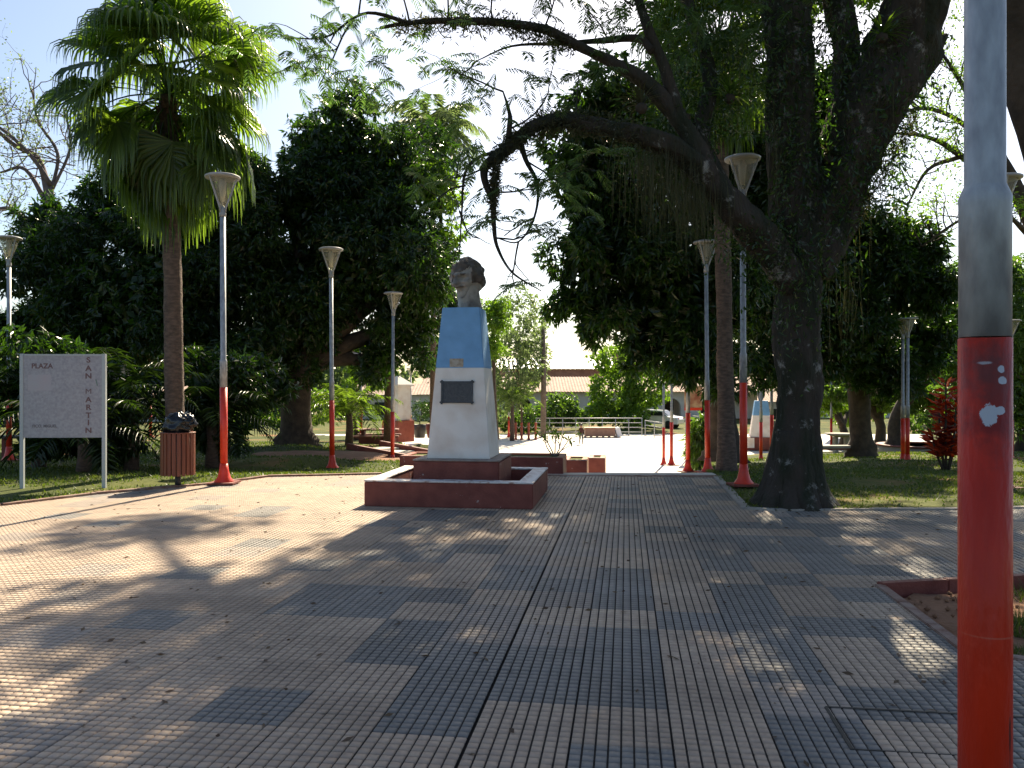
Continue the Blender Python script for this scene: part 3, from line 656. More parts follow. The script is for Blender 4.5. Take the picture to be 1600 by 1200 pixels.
MB().box((pxs(153), -.0155, pzs(597)), (.018, .0012, .10), ry=R(-14)).build('green_smear', mat('green_smear_paint', (.16, .22, .2), .8), sg)

# ------------------------------------------------------------------ slatted litter bin with black bag
p = W(278, 757, 12.9); bz_ = gz(p.x, p.y)
bn = empty('litter_bin', (p.x, p.y, bz_), label='round brown slatted litter bin on a short black post, on left lawn edge', cat='litter bin')
zb0, zb1, rb = .17, .82, .245
MB().tube([(0, 0, -.1), (0, 0, .25)], .045, 12).build('post', M_black, bn)
for k in range(22):
    a = 2 * math.pi * k / 22; MB().box((rb * math.cos(a), rb * math.sin(a), (zb0 + zb1) / 2 + random.uniform(-.004, .004)), (.016, .058, zb1 - zb0), rz=a, bevel=.003).build('slat', M_slat, bn)
MB().lathe([(rb - .035, zb0 + .02), (rb - .012, zb0 + .03), (rb - .012, zb1 - .02), (rb - .04, zb1 - .02), (rb - .05, zb0 + .05)], 24).build('inner_drum', M_black, bn)
MB().lathe([(rb - .03, zb1 - .005), (rb + .016, zb1 - .005), (rb + .016, zb1 + .012), (rb - .03, zb1 + .012)], 28).build('top_hoop', M_slat, bn)
def blobmesh(name, c, r, amp, f, m, parent=None, seed=0, nu=36, nv=24):
    v = []
    for j in range(nv + 1):
        ph = math.pi * (j / nv - .5)
        for i in range(nu):
            th = 2 * math.pi * i / nu; d = Vector((math.cos(ph) * math.cos(th), math.cos(ph) * math.sin(th), math.sin(ph)))
            k = 1 + amp * mnoise.noise(d * f + Vector((seed, 0, 0))) + amp * .5 * mnoise.noise(d * f * 2.7 + Vector((seed, 5, 0)))
            v.append((c[0] + d.x * r[0] * k, c[1] + d.y * r[1] * k, c[2] + d.z * r[2] * k))
    f_ = [(j * nu + i, j * nu + (i + 1) % nu, (j + 1) * nu + (i + 1) % nu, (j + 1) * nu + i) for j in range(nv) for i in range(nu)]
    return mesh_np(name, v, f_, m, parent, smooth_=True)
bag = empty('rubbish_bag', (p.x, p.y, bz_ + zb1), label='bulging shiny black plastic bag sticking out of the slatted litter bin', cat='bag')
blobmesh('bag_body', (-.01, 0, .10), (.215, .19, .21), .30, 2.2, M_blackbag, bag, 3)
blobmesh('bag_bulge', (.13, .02, .16), (.14, .12, .13), .30, 2.5, M_blackbag, bag, 8)

# ------------------------------------------------------------------ planters behind the monument
def planter(X0, X1, Y0, Y1, z0, z1, lab):
    r = empty('planter', ((X0 + X1) / 2, (Y0 + Y1) / 2, z0), -TH, label=lab, cat='planter'); w_, d_ = X1 - X0, Y1 - Y0; h = z1 - z0
    MB().box((0, -d_ / 2 + .06, h / 2), (w_, .12, h), bevel=.01).build('front_wall', M_redbrown, r); MB().box((0, d_ / 2 - .06, h / 2), (w_, .12, h), bevel=.01).build('back_wall', M_redbase, r)
    MB().box((w_ / 2 - .06, 0, h / 2 - .002), (.118, d_ - .24, h - .004), bevel=.008).build('end_wall', M_orange, r); MB().box((-w_ / 2 + .06, 0, h / 2 - .002), (.118, d_ - .24, h - .004), bevel=.008).build('end_wall', M_redbase, r)
    MB().box((0, 0, h - .06), (w_ - .24, d_ - .24, .06)).build('soil', M_lawn, r); return r
M_orange = mat('sunlit_orange_masonry', (.42, .24, .14), .8, (.30, .12, .07), 5, bump=.4)  # sunlight on the planters' right end faces, put into the colour
planter(-2.0, .98, 14.95, 15.9, -.12, .29, 'long low red planter directly behind the monument, with a bare little frangipani')
planter(1.12, 1.62, 17.3, 18.3, -.9, .02, 'first stepped red planter block right of the long planter, at the top of the steps')
planter(1.85, 2.25, 19.6, 20.5, -1.5, -.13, 'lower red planter block with sunlit orange end, last of the stepped row by the bright plaza')

# ------------------------------------------------------------------ foliage machinery
def leaf_arrays(base, dirs, L, Wd, fold=.25):
    """folded two triangle leaves: base, side, tip, side"""
    n = len(base); d = dirs / np.linalg.norm(dirs, axis=1, keepdims=True)
    rnd = rng.normal(size=(n, 3)); s = np.cross(d, rnd); s /= np.linalg.norm(s, axis=1, keepdims=True) + 1e-9; nn = np.cross(s, d)
    L = np.asarray(L).reshape(-1, 1); Wd = np.asarray(Wd).reshape(-1, 1)
    mid = base + d * L * .45
    v = np.stack([base, mid + s * Wd * .5 + nn * Wd * fold, base + d * L, mid - s * Wd * .5 + nn * Wd * fold], 1).reshape(-1, 3)
    k = np.arange(n) * 4
    f = np.stack([k, k + 1, k + 2, k, k + 2, k + 3], -1).reshape(-1, 3)
    return v, f
def lobe_points(c, r, n, shell=.22, nf=1.6, amp=.28, seed=0):
    d = rng.normal(size=(n, 3)); d /= np.linalg.norm(d, axis=1, keepdims=True)
    q = d * nf + seed
    nz = np.sin(q[:, 0] * 2.1 + 1.3 * np.sin(q[:, 1] * 2.7)) * np.cos(q[:, 1] * 2.3 + q[:, 2] * 1.7) + .6 * np.sin(q[:, 2] * 5.1 + q[:, 0] * 4.3) * np.cos(q[:, 1] * 4.9) + .35 * np.sin(q[:, 0] * 11 + q[:, 2] * 9) * np.sin(q[:, 1] * 10)
    rad = 1 + amp * nz * .6 - np.abs(rng.normal(0, shell, n))
    return np.array(c) + d * rad[:, None] * np.array(r), d
def crown(lobes, name, m, parent, L=.2, Wd=.055, dens=60, k=6, droop=.7, shell=.2, amp=.28, core=True, spread=.9, sub=False):
    Vs, Fs = [], []; off = 0
    if core or sub:
        inner = [(c, (r[0] * .80, r[1] * .80, r[2] * .80)) for c, r in lobes]; subs = []
        for c, r in lobes:
            m_ = 13 if max(r) > 1.2 else 8
            for q_ in range(m_):
                d_ = rng.normal(size=3); d_ /= np.linalg.norm(d_); s_ = rng.uniform(.20, .50); subs.append((tuple(np.array(c) + d_ * np.array(r) * rng.uniform(.55, 1.04)), tuple(np.array([r[0], r[1], r[2] * rng.uniform(.7, 1)]) * s_)))
        alll = [(c, r, .38) for c, r in inner] + [(c, r, 1.0) for c, r in subs]
    else: alll = [(c, r, 1.0) for c, r in lobes]
    for li, (c, r, dm) in enumerate(alll):
        area = 4 * math.pi * ((r[0] * r[1]) ** 1.6 / 3 + (r[0] * r[2]) ** 1.6 / 3 + (r[1] * r[2]) ** 1.6 / 3) ** (1 / 1.6)
        n = max(12, int(area * dens * dm * (.62 if (core or sub) else 1))); P, D = lobe_points(c, r, n, shell, seed=li * 3.1 + len(lobes), amp=amp)
        base = np.repeat(P, k, 0) + rng.normal(0, L * .12, (n * k, 3)); dd = np.repeat(D, k, 0) * .55 + rng.normal(0, spread, (n * k, 3)) * .75; dd[:, 2] -= droop * rng.uniform(.4, 1.4, n * k)
        v, f = leaf_arrays(base, dd, L * rng.uniform(.65, 1.25, n * k), Wd * rng.uniform(.8, 1.25, n * k)); Vs.append(v); Fs.append(f + off); off += len(v)
        if core and dm < 1:
            nc = int(area * 30); P, D = lobe_points(c, (r[0] * .72, r[1] * .72, r[2] * .72), nc, .2, seed=li); v, f = leaf_arrays(P, rng.normal(0, 1, (nc, 3)), np.full(nc, .32), np.full(nc, .2)); Vs.append(v); Fs.append(f + off); off += len(v)
    return mesh_np(name, np.concatenate(Vs), np.concatenate(Fs), m, parent)
def PL(px, py, d, rx, ry, rd=None):
    p = W(px, py, d); a, b_ = rx / F * d, ry / F * d; return ((p.x, p.y, p.z), (a, rd if rd else (a + b_) / 2, b_))
def limbs(mb, p, d, L, r, depth, seed=0, bend=.35, up=.1, n=3, sides=6, shrink=.68):
    p = Vector(p); d = Vector(d).normalized(); pts = [p.copy()]; rs = [r]
    seg = 5
    for i in range(seg):
        d = (d + Vector((random.gauss(0, bend), random.gauss(0, bend), random.gauss(0, bend) + up)) * .5).normalized(); p = p + d * L / seg; pts.append(p.copy()); rs.append(r * (1 - .45 * (i + 1) / seg))
    mb.tube(pts, rs, sides, cap=False)
    tips = [(pts[-1], d)]
    if depth > 0:
        for k in range(n):
            i = random.randint(2, seg); q = pts[i]; nd = (d + Vector((random.gauss(0, .7), random.gauss(0, .7), random.gauss(.1, .5)))).normalized()
            tips += limbs(mb, q, nd, L * shrink * random.uniform(.7, 1.1), rs[i] * .7, depth - 1, bend=bend, up=up, n=n, sides=max(4, sides - 1), shrink=shrink)
    return tips
def trunk_tree(name, base, lobes, label, cat, group, leafm, barkm=None, r=.3, crown_kw={}, branches=3, h_split=None):
    root = empty(name, base, label=label, cat=cat, group=group)
    base = Vector(base); cc = np.mean([l[0] for l in lobes], 0); top = Vector(cc)
    mb = MB(); mid = base.lerp(top, .45); mid.x = base.x + (top.x - base.x) * .12 + random.uniform(-.15, .15); mid.y = base.y + (top.y - base.y) * .2
    pts = catmull([base - Vector((0, 0, .15)), base + Vector((0, 0, .5)), mid, top], 5); n = len(pts)
    mb.tube([Vector(q) - base for q in pts], [r * (1.5 if i == 0 else 1.25 if i < 3 else 1.1 if i < 5 else 1 - .5 * i / n) for i in range(n)], 14, rough=.18)
    for (c, rr) in lobes:
        c = Vector(c); mb.tube([Vector(q) - base for q in catmull([mid, mid.lerp(c, .5) + Vector((0, 0, .2)), c], 4)], [r * .6 * (1 - .6 * i / 9) for i in range(9)], 8, rough=.15)
    mb.build('trunk', barkm or M_bark2, root)
    loc = [((c[0] - base.x, c[1] - base.y, c[2] - base.z), rr) for c, rr in lobes]
    crown(loc, 'crown', leafm, root, **crown_kw); return root

# ------------------------------------------------------------------ background: buildings
def wall_box(mb, *a, **k): mb.box(*a, **k)
def roof_corr(x0, x1, y0, y1, z0, z1, pitch=.28, n=10):
    cols = int((x1 - x0) / pitch * 6); xs_ = np.linspace(x0, x1, cols + 1); ys_ = np.linspace(0, 1, n + 1); v = []
    for t_ in ys_:
        for x_ in xs_: v.append((x_, y0 + (y1 - y0) * t_, z0 + (z1 - z0) * t_ + .06 * abs(math.sin(math.pi * (x_ - x0) / pitch)) - .03 * ((t_ * n) % 1)))
    v = np.array(v); i = np.arange(len(v)).reshape(n + 1, cols + 1); return v, np.stack([i[:-1, :-1], i[:-1, 1:], i[1:, 1:], i[1:, :-1]], -1).reshape(-1, 4)
GBZ = -1.7
ab = empty('arcaded_building', (7.5, 76, GBZ), label='long low arcaded building with clay tile roof behind the plaza railing', cat='building')
ax = [-6.5 + 3.4 * k for k in range(-2, 6)]
# wall with arches: piers and arch heads
mbw = MB()
def arch_wall(cx, wd, zt_, r_, zs, thick):
    bm = mbw.bm; n = 12; out = []
    pts = [(cx - wd / 2, 0), (cx - r_, 0)] + [(cx - r_ * math.cos(math.pi * k / n), zs + r_ * math.sin(math.pi * k / n)) for k in range(n + 1)] + [(cx + r_, 0), (cx + wd / 2, 0), (cx + wd / 2, zt_)]
    # split into strips between the arch outline and the wall top
    xs_ = [cx - wd / 2, cx - r_] + [cx - r_ * math.cos(math.pi * k / n) for k in range(1, n)] + [cx + r_, cx + wd / 2]
    def low(x_):
        if abs(x_ - cx) > r_ - 1e-6: return None
        return zs + math.sqrt(max(0, r_ * r_ - (x_ - cx) ** 2))
    for a, b_ in zip(xs_[:-1], xs_[1:]):
        la, lb = low(a), low(b_); 
        if la is None and lb is None: la = lb = 0
        else: la = zs if la is None else la; lb = zs if lb is None else lb
        for yy in (0, thick):
            bm.faces.new([bm.verts.new((x_, yy, z_)) for x_, z_ in ((a, la), (b_, lb), (b_, zt_), (a, zt_))])
        if not (la == 0): bm.faces.new([bm.verts.new(q_) for q_ in ((a, 0, la), (b_, 0, lb), (b_, thick, lb), (a, thick, la))])
    for s_ in (-1, 1): bm.faces.new([bm.verts.new(q_) for q_ in ((cx + s_ * r_, 0, 0), (cx + s_ * r_, thick, 0), (cx + s_ * r_, thick, zs), (cx + s_ * r_, 0, zs))])
for a in ax: arch_wall(a, 3.4, 2.85, .82, 1.35, .5)
mbw.build('arcade_wall', M_wallw, ab)
MB().box((2.0, 3.2, 1.4), (27.6, .3, 2.8)).build('inner_wall', M_wallw, ab)
for a in ax: MB().box((a + .2, 3.03, 1.05), (1.1, .04, 2.1)).build('door', mat('dark_wood_door', (.05, .03, .02), .6), ab)
rv, rf = roof_corr(-16.0, 18.6, -.7, 4.6, 2.75, 4.15); mesh_np('roof', rv, rf, M_roof, ab)
hall = empty('long_hall', (9, 92, GBZ), label='tall brick hall with pale metal roof behind the arcaded building', cat='building')
MB().box((0, 3, 2.6), (27, 6, 5.2)).build('wall', M_brickw, hall)
hv_, hf_ = roof_corr(-14, 14, -.6, 4, 5.2, 6.5, pitch=.5, n=1); mesh_np('roof', hv_, hf_, M_metalroof, hall)
for k in range(6): MB().box((-11 + k * 4.4, -.02, 2.8), (1.4, .05, 1.4)).build('window', M_glassdark, hall)
tow = empty('chimney_stack', (*W(972, 600, 88)[:2], GBZ), label='small squared brown chimney block rising above the hall roof', cat='chimney')
MB().box((0, 0, 3.7), (1.9, 1.2, 7.4)).build('shaft', M_brickw, tow); MB().box((0, 0, 7.5), (2.2, 1.5, .25)).build('cap', M_brickw, tow)
def house(px0, px1, py_eave, py_ridge, d, label, wallm, roofm, win=4, py_base=662):
    a, b_ = W(px0, 600, d), W(px1, 600, d); wd = b_.x - a.x; zb_ = W(0, py_base, d).z; ze = W(0, py_eave, d).z - zb_; zr = W(0, py_ridge, d + 4).z - zb_
    r = empty('house', ((a.x + b_.x) / 2, d, zb_), label=label, cat='house')
    MB().box((0, 2.5, ze / 2), (wd, 5, ze)).build('wall', wallm, r)
    v, f = roof_corr(-wd / 2 - .4, wd / 2 + .4, -.5, 3.5, ze + .02, zr, n=6); mesh_np('roof', v, f, roofm, r)
    for k in range(win):
        xw = -wd / 2 + wd * (k + .5) / win; wf = MB().box((xw, -.02, ze * .52), (1.15, .06, 1.35)).build('window', M_wallw, r); MB().box((xw, -.055, ze * .52), (.95, .03, 1.15)).build('pane', M_glassdark, wf)
    return r
house(540, 720, 617, 600, 74, 'low pale house with clay roof far left behind the white capped pillar', M_wallw, M_roof, 5)
house(-60, 330, 622, 604, 66, 'long pale house far behind the left trees', M_wallw, M_roof, 8)
house(1180, 1500, 628, 610, 80, 'pale house far behind the trees on the right', M_wallw, M_roof, 6, 670)

# low masonry, far small things -----------------------------------------------------------
# white capped pillar on terracotta base
p = W(622, 690, 45)
pl = empty('capped_pillar', (p.x, p.y, p.z), R(-38), label='white pillar with pyramid cap on a terracotta base left of the monument', cat='pillar')
MB().box((0, 0, .58), (1.25, 1.25, 1.16), bevel=.02).build('base', M_redbase, pl); MB().box((0, 0, 1.16 + .92), (.98, .98, 1.84), bevel=.02).build('shaft', M_white, pl)
MB().box((0, 0, 3.04), (1.2, 1.2, .09)).build('cap_edge', M_white, pl); MB().frustum(3.085, 3.55, 1.2, 1.2, .12, .12).build('cap', mat('grey_cap', (.5, .49, .48), .8), pl)
# small far obelisk twin
p = W(1189, 702, 42)
o2 = empty('small_obelisk', (p.x, p.y, p.z), R(-12), label='small far white and blue obelisk on a red base left of the giant trunk', cat='monument')
MB().box((0, 0, .32), (1.5, 1.3, .64), bevel=.02).build('base', M_redbrown, o2); MB().box((-.55, -.66, .36), (.36, .03, .5)).build('white_panel', M_white, o2)
MB().frustum(.64, 1.72, 1.12, 1.12, .82, .82).build('white_shaft', M_white, o2); MB().frustum(1.72, 2.45, .82, .82, .62, .62).build('blue_shaft', M_blue, o2)
blobmesh('bust', (0, 0, 2.8), (.2, .2, .35), .3, 2, M_bronze, o2, 5, 16, 12)

# side stairs with sloping red cheek walls
sa = W(552, 700, 26.0); sb = W(652, 722, 24.6)
stairs = empty('side_stairs', (sa.x, sa.y, sa.z), label='short flight of pale steps between sloping dark red walls left of the monument', cat='stairs')
dv = sb - sa; L_ = Vector((dv.x, dv.y, 0)).length; az = math.atan2(dv.y, dv.x); stairs.rotation_euler = (0, 0, az); nst = 4
for k in range(nst): MB().box((L_ * (k + .5) / nst, .75, dv.z * (k + .5) / nst - .3), (L_ / nst - .01, 1.4, .6), bevel=.01).build('step', M_wallw, stairs)
for yy in (0, 1.52):
    sl_ = MB(); L2 = L_ + .5; sl_.box((L_ / 2, yy, dv.z / 2 - .02), (math.hypot(L2, dv.z), .14, .32), ry=math.atan2(-dv.z, L2), bevel=.01); sl_.build('cheek_wall', M_redbrown, stairs)
mound_v = []
def mound(px, py, d, rx, ry, h, m, label, rz=0):
    p = W(px, py, d); v = []; nu, nv = 40, 14
    for j in range(nv + 1):
        t_ = j / nv
        for i in range(nu):
            a = 2 * math.pi * i / nu; z = h * (1 - t_) ** .8 * (1 + .25 * mnoise.noise(Vector((math.cos(a) * t_ * 3 + px, math.sin(a) * t_ * 3, 0)))) ; x_, y_ = rx * t_ * math.cos(a), ry * t_ * math.sin(a)
            v.append((x_ * math.cos(rz) - y_ * math.sin(rz), x_ * math.sin(rz) + y_ * math.cos(rz), h * (math.cos(math.pi * t_) + 1) / 2 * (1 + .2 * mnoise.noise(Vector((x_ * 2, y_ * 2, px)))) - .05))
    f = [(j * nu + i, j * nu + (i + 1) % nu, (j + 1) * nu + (i + 1) % nu, (j + 1) * nu + i) for j in range(nv) for i in range(nu)]
    o = mesh_np('terrain', v, f, m, smooth_=True); o.location = (p.x, p.y, gz(p.x, p.y) if not inpoly(p.x, p.y, CORR) else p.z); return tag(o, kind='structure')
mound(560, 728, 21.8, 1.9, 1.3, .10, M_dirt, '')
mound(455, 712, 22.5, 2.6, 2.0, .12, M_dirt, '')
mound(662, 712, 27.5, 1.5, .9, .42, M_lawn, '', R(-20))

# picnic tables, benches, concrete table
M_wood = mat('weathered_red_wood', (.24, .085, .06), .7, (.17, .06, .04), 5, stretch=(1, 6, 6))
p = W(590, 690, 30)
pt = empty('picnic_table', (p.x, p.y, gz(p.x, p.y)), R(4), label='low dark red picnic table with benches on the bright grass behind the stairs', cat='table')
for k in range(4): MB().box((0, -.3 + k * .2, .5), (1.5, .18, .05), bevel=.006).build('plank', M_wood, pt)
for sx in (-.5, .5): MB().box((sx, 0, .24), (.1, .7, .48), bevel=.01).build('leg', M_redbrown, pt)
for sy in (-.62, .62): MB().box((0, sy, .28), (1.6, .24, .06), bevel=.01).build('bench_seat', M_wood, pt); MB().box((0, sy, .12), (1.2, .1, .26)).build('bench_support', M_redbrown, pt)
def bench(px, py, d, rz, label, L=1.9, m=M_wood):
    p = W(px, py, d); r = empty('bench', (p.x, p.y, gz(p.x, p.y)), rz, label=label, cat='bench')
    MB().box((0, 0, .42), (L, .42, .08), bevel=.012).build('seat', M_conc, r); MB().box((0, -.005, .36), (L - .04, .36, .05)).build('seat_edge', m, r)
    for sx in (-1, 1): MB().box((sx * (L / 2 - .25), 0, .17), (.16, .34, .34), bevel=.01).build('leg', m, r)
    return r
bench(1308, 712, 26, R(6), 'long low concrete bench with red edge on the lawn right of the giant trunk', 1.9)
p = W(1314, 706, 33); ct = empty('concrete_table', (p.x, p.y, gz(p.x, p.y)), 0, label='dark concrete table on two stubby legs near the parked cars', cat='table')
MB().lathe([(.1, .62), (.34, .66), (.62, .74), (.62, .78), (.1, .78)], 20).build('table_top', M_conc, ct)
for sx in (-.22, .22): MB().box((sx, 0, .32), (.12, .3, .64)).build('leg', M_conc, ct)
p = W(28, 706, 19.3); lt = empty('garden_table', (p.x, p.y, gz(p.x, p.y)), 0, label='small dark table beside the lamp post at the left edge', cat='table')
MB().box((0, 0, .5), (.75, .5, .06), bevel=.01).build('table_top', M_black, lt)
for sx in (-.25, .25): MB().box((sx, 0, .24), (.08, .3, .48)).build('leg', M_redbrown, lt)
# round low wall on the right
p = W(1450, 722, 34); rw = empty('round_planter_wall', (p.x, p.y, gz(p.x, p.y)), 0, label='low dark curved masonry wall behind the red cordyline on the right', cat='wall')
MB().lathe([(1.9, 0), (1.9, .38), (1.6, .38), (1.6, 0)], 40).build('wall', M_conc, rw); MB().lathe([(1.96, .381), (1.96, .43), (1.55, .43), (1.55, .381)], 40).build('coping', M_redbrown, rw)
# notice board
p = W(1083, 690, 36); nb_ = empty('notice_board', (p.x, p.y, W(0, 725, 36).z), R(-5), label='beige and red notice board on two posts behind the right lamp posts', cat='sign')
MB().box((0, 0, 2.85), (.75, .05, 1.05)).build('board', mat('beige_poster', (.5, .36, .22), .7, (.3, .1, .06), 3), nb_); MB().box((0, -.03, 2.38), (.76, .02, .12)).build('red_band', M_red, nb_)
for sx in (-.3, .3): MB().box((sx, .04, 1.2), (.06, .06, 2.4)).build('post', M_galv, nb_)
# tall pole
p = W(849, 684, 53); tpp = empty('utility_pole', (p.x, p.y, -1.65), 0, label='tall weathered wooden pole standing at the plaza railing right of the monument', cat='pole')
MB().tube([(0, 0, 0), (.02, 0, 4), (-.02, 0, 7.6)], [.19, .16, .12], 12).build('shaft', mat('weathered_pole_wood', (.16, .13, .11), .9, (.1, .08, .07), 5), tpp); MB().box((0, 0, 7.5), (.34, .1, .1)).build('cross_piece', M_bareb, tpp)
# railing
def railing(x0, x1, Y, label, n=8, h=1.15, dy=0, top=4, z=-1.65, rz=0):
    r = empty('railing', (x0, Y, z), 0, label=label, cat='railing'); L = x1 - x0
    for k in range(n + 1): t_ = k / n; MB().tube([(L * t_, dy * t_, 0), (L * t_, dy * t_, h)], .028, 8).build('post', M_galv, r)
    for k in range(top): zz_ = h - k * .3; MB().tube([(0, 0, zz_), (L / 2, dy / 2, zz_), (L, dy, zz_)], .03 if k == 0 else .022, 8).build('rail', M_galv, r)
    return r
a, b_ = W(838, 655, 54), W(1003, 655, 54)
railing(a.x, b_.x, 54, 'long galvanised four bar railing along the far edge of the plaza', 8)
a, b_ = W(1008, 655, 54), W(1038, 655, 50)
railing(a.x, b_.x, 54, 'short angled end of the railing beside the white car', 2, dy=-4, top=2, h=1.0)
# chain posts at left of railing
cposts = [W(px, 683, 50) for px in (806, 815, 826, 837)]
for i_, q_ in enumerate(cposts):
    o = MB().lathe([(.1, 0), (.09, .05), (.07, .1), (.07, .95), (.09, .97), (.05, 1.05)], 12).build('bollard', M_redbase); o.location = (q_.x, 50 - i_ * .0, -1.65)
    tag(o, label='%s little red bollard of the roped row left of the long railing' % ('leftmost', 'second', 'third', 'rightmost')[i_], cat='bollard', group='roped bollards')
for i_ in range(3):
    a, b_ = cposts[i_], cposts[i_ + 1]; mid = (a + b_) / 2
    tag(MB().tube([(a.x, 50, -.75), (mid.x, 50, -.95), (b_.x, 50, -.75)], .025, 6).build('rope', M_wallw), label='sagging pale rope between the %s bollards of the row' % ('two leftmost', 'two middle', 'two rightmost')[i_], cat='rope', group='ropes between bollards')
# draped low counter in the plaza
p = W(937, 683, 52.5); cn = empty('draped_counter', (p.x, p.y, -1.65), R(2), label='low long counter draped in pinkish brown cloth with a white end, before the railing', cat='counter')
MB().box((0, 0, .33), (1.85, .7, .5), bevel=.02).build('cloth', mat('pinkish_brown_cloth', (.34, .2, .15), .9, (.28, .16, .12), 5), cn); MB().box((-.02, 0, .61), (1.95, .75, .05), bevel=.01).build('counter_top', mat('orange_tray', (.5, .2, .1), .6, (.7, .5, .4), 3), cn)
MB().box((1.15, 0, .33), (.3, .8, .6), rz=0, ry=R(-16), bevel=.02).build('white_end', mat('white_cloth', (.65, .67, .75), .8), cn)
for k in range(6): MB().box((-.95 + k * .38, -.2, .05), (.14, .14, .1)).build('foot', M_conc, cn)
# potted shrubs
for px, d, lab in ((656, 47, 'dark potted shrub in a grey tub left of the monument'), (676, 45, 'dark potted shrub in a brown tub close to the monument edge')):
    p = W(px, 684, d); r = empty('potted_shrub', (p.x, p.y, W(0, 684, d).z), label=lab, cat='potted plant', group='potted shrubs left of the monument')
    MB().lathe([(.28, 0), (.36, .5), (.38, .75), (.33, .76), (.3, .6)], 16).build('tub', M_black if px < 660 else M_redbrown, r)
    MB().tube([(0, 0, .6), (0, 0, 1.3)], .03, 6).build('stem', M_bark2, r)
    crown([((0, 0, 1.5), (.55, .5, .6))], 'foliage', L_mango, r, L=.12, Wd=.05, dens=60, k=5, core=False)
# ------------------------------------------------------------------ cars
def make_car(colm):
    r = empty('parked_car', (0, 0, 0), cat='car')
    prof = [(-2.05, .45), (-2.1, .75), (-1.95, .93), (-1.3, 1.0), (-.75, 1.42), (.55, 1.46), (1.35, 1.05), (2.0, .92), (2.08, .6), (2.02, .38), (-2.0, .38)]
    b = MB(); A = []
    for y_, sc_ in ((-.82, .97), (-.72, 1), (.72, 1), (.82, .97)):
        A.append([b.bm.verts.new((x_ * sc_, y_ * (1 if z_ < 1.05 else .84), z_ if sc_ == 1 else .92 * z_ + .04)) for x_, z_ in prof])
    for a1, a2 in zip(A[:-1], A[1:]):
        for i in range(len(prof)): j = (i + 1) % len(prof); b.bm.faces.new((a1[i], a1[j], a2[j], a2[i]))
    b.bm.faces.new(A[0]); b.bm.faces.new(A[-1][::-1]); b.build('body', colm, r)
    for sy in (-1, 1):
        s_ = MB(); vs = [(-1.18, 1.02), (-.72, 1.34), (.5, 1.37), (1.12, 1.04)]
        s_.bm.faces.new([s_.bm.verts.new((x_, sy * (.835 if z_ < 1.1 else .70), z_)) for x_, z_ in vs]); s_.build('side_window', M_glassdark, r)
    for (xa, za, xb, zb__) in ((-1.27, 1.04, -.79, 1.41), (1.29, 1.09, .61, 1.44)):
        s_ = MB(); o_ = -.012 if xa < 0 else .012
        s_.bm.faces.new([s_.bm.verts.new(q_) for q_ in ((xa + o_, -.66, za), (xa + o_, .66, za), (xb + o_, .56, zb__), (xb + o_, -.56, zb__))]); s_.build('windscreen', M_glassdark, r)
    for sx in (-1.3, 1.3):
        for sy in (-1, 1):
            w_ = MB().lathe([(.05, -.1), (.3, -.1), (.33, -.06), (.33, .06), (.3, .1), (.05, .1)], 20).build('wheel', M_black, r); w_.location = (sx, sy * .76, .33); w_.rotation_euler = (R(90), 0, 0)
    for sy in (-.6, .6): MB().box((2.05, sy, .74), (.06, .3, .14), bevel=.01).build('headlight', M_glass, r); MB().box((-2.05, sy, .8), (.06, .22, .14), bevel=.01).build('tail_light', M_red, r)
    return r
M_cw = mat('silver_car_paint', (.6, .62, .66), .25, coat=.6); M_cb = mat('white_car_paint', (.75, .76, .78), .25, coat=.6)
cp = make_car(M_cb); q_ = W(1024, 683, 64); cp.location = (q_.x, q_.y, -1.68); cp.rotation_euler = (0, 0, R(150)); cp['label'] = 'white car parked behind the short end of the plaza railing'; cp['group'] = 'parked cars'
c2 = make_car(M_cw); q_ = W(1330, 700, 46); c2.location = (q_.x, q_.y, EYE - (684 - HY) / F * 46 - 1.44); c2.rotation_euler = (0, 0, R(8)); c2['label'] = 'silver car behind the dark concrete table, its windows level with the lawn'; c2['group'] = 'parked cars'
q_ = W(1373, 700, 43.5); c3 = dup(c2, (q_.x, q_.y, EYE - (687 - HY) / F * 43.5 - 1.44), R(12), label='second silver car, partly hidden behind the slim dark trunk on the right'); 

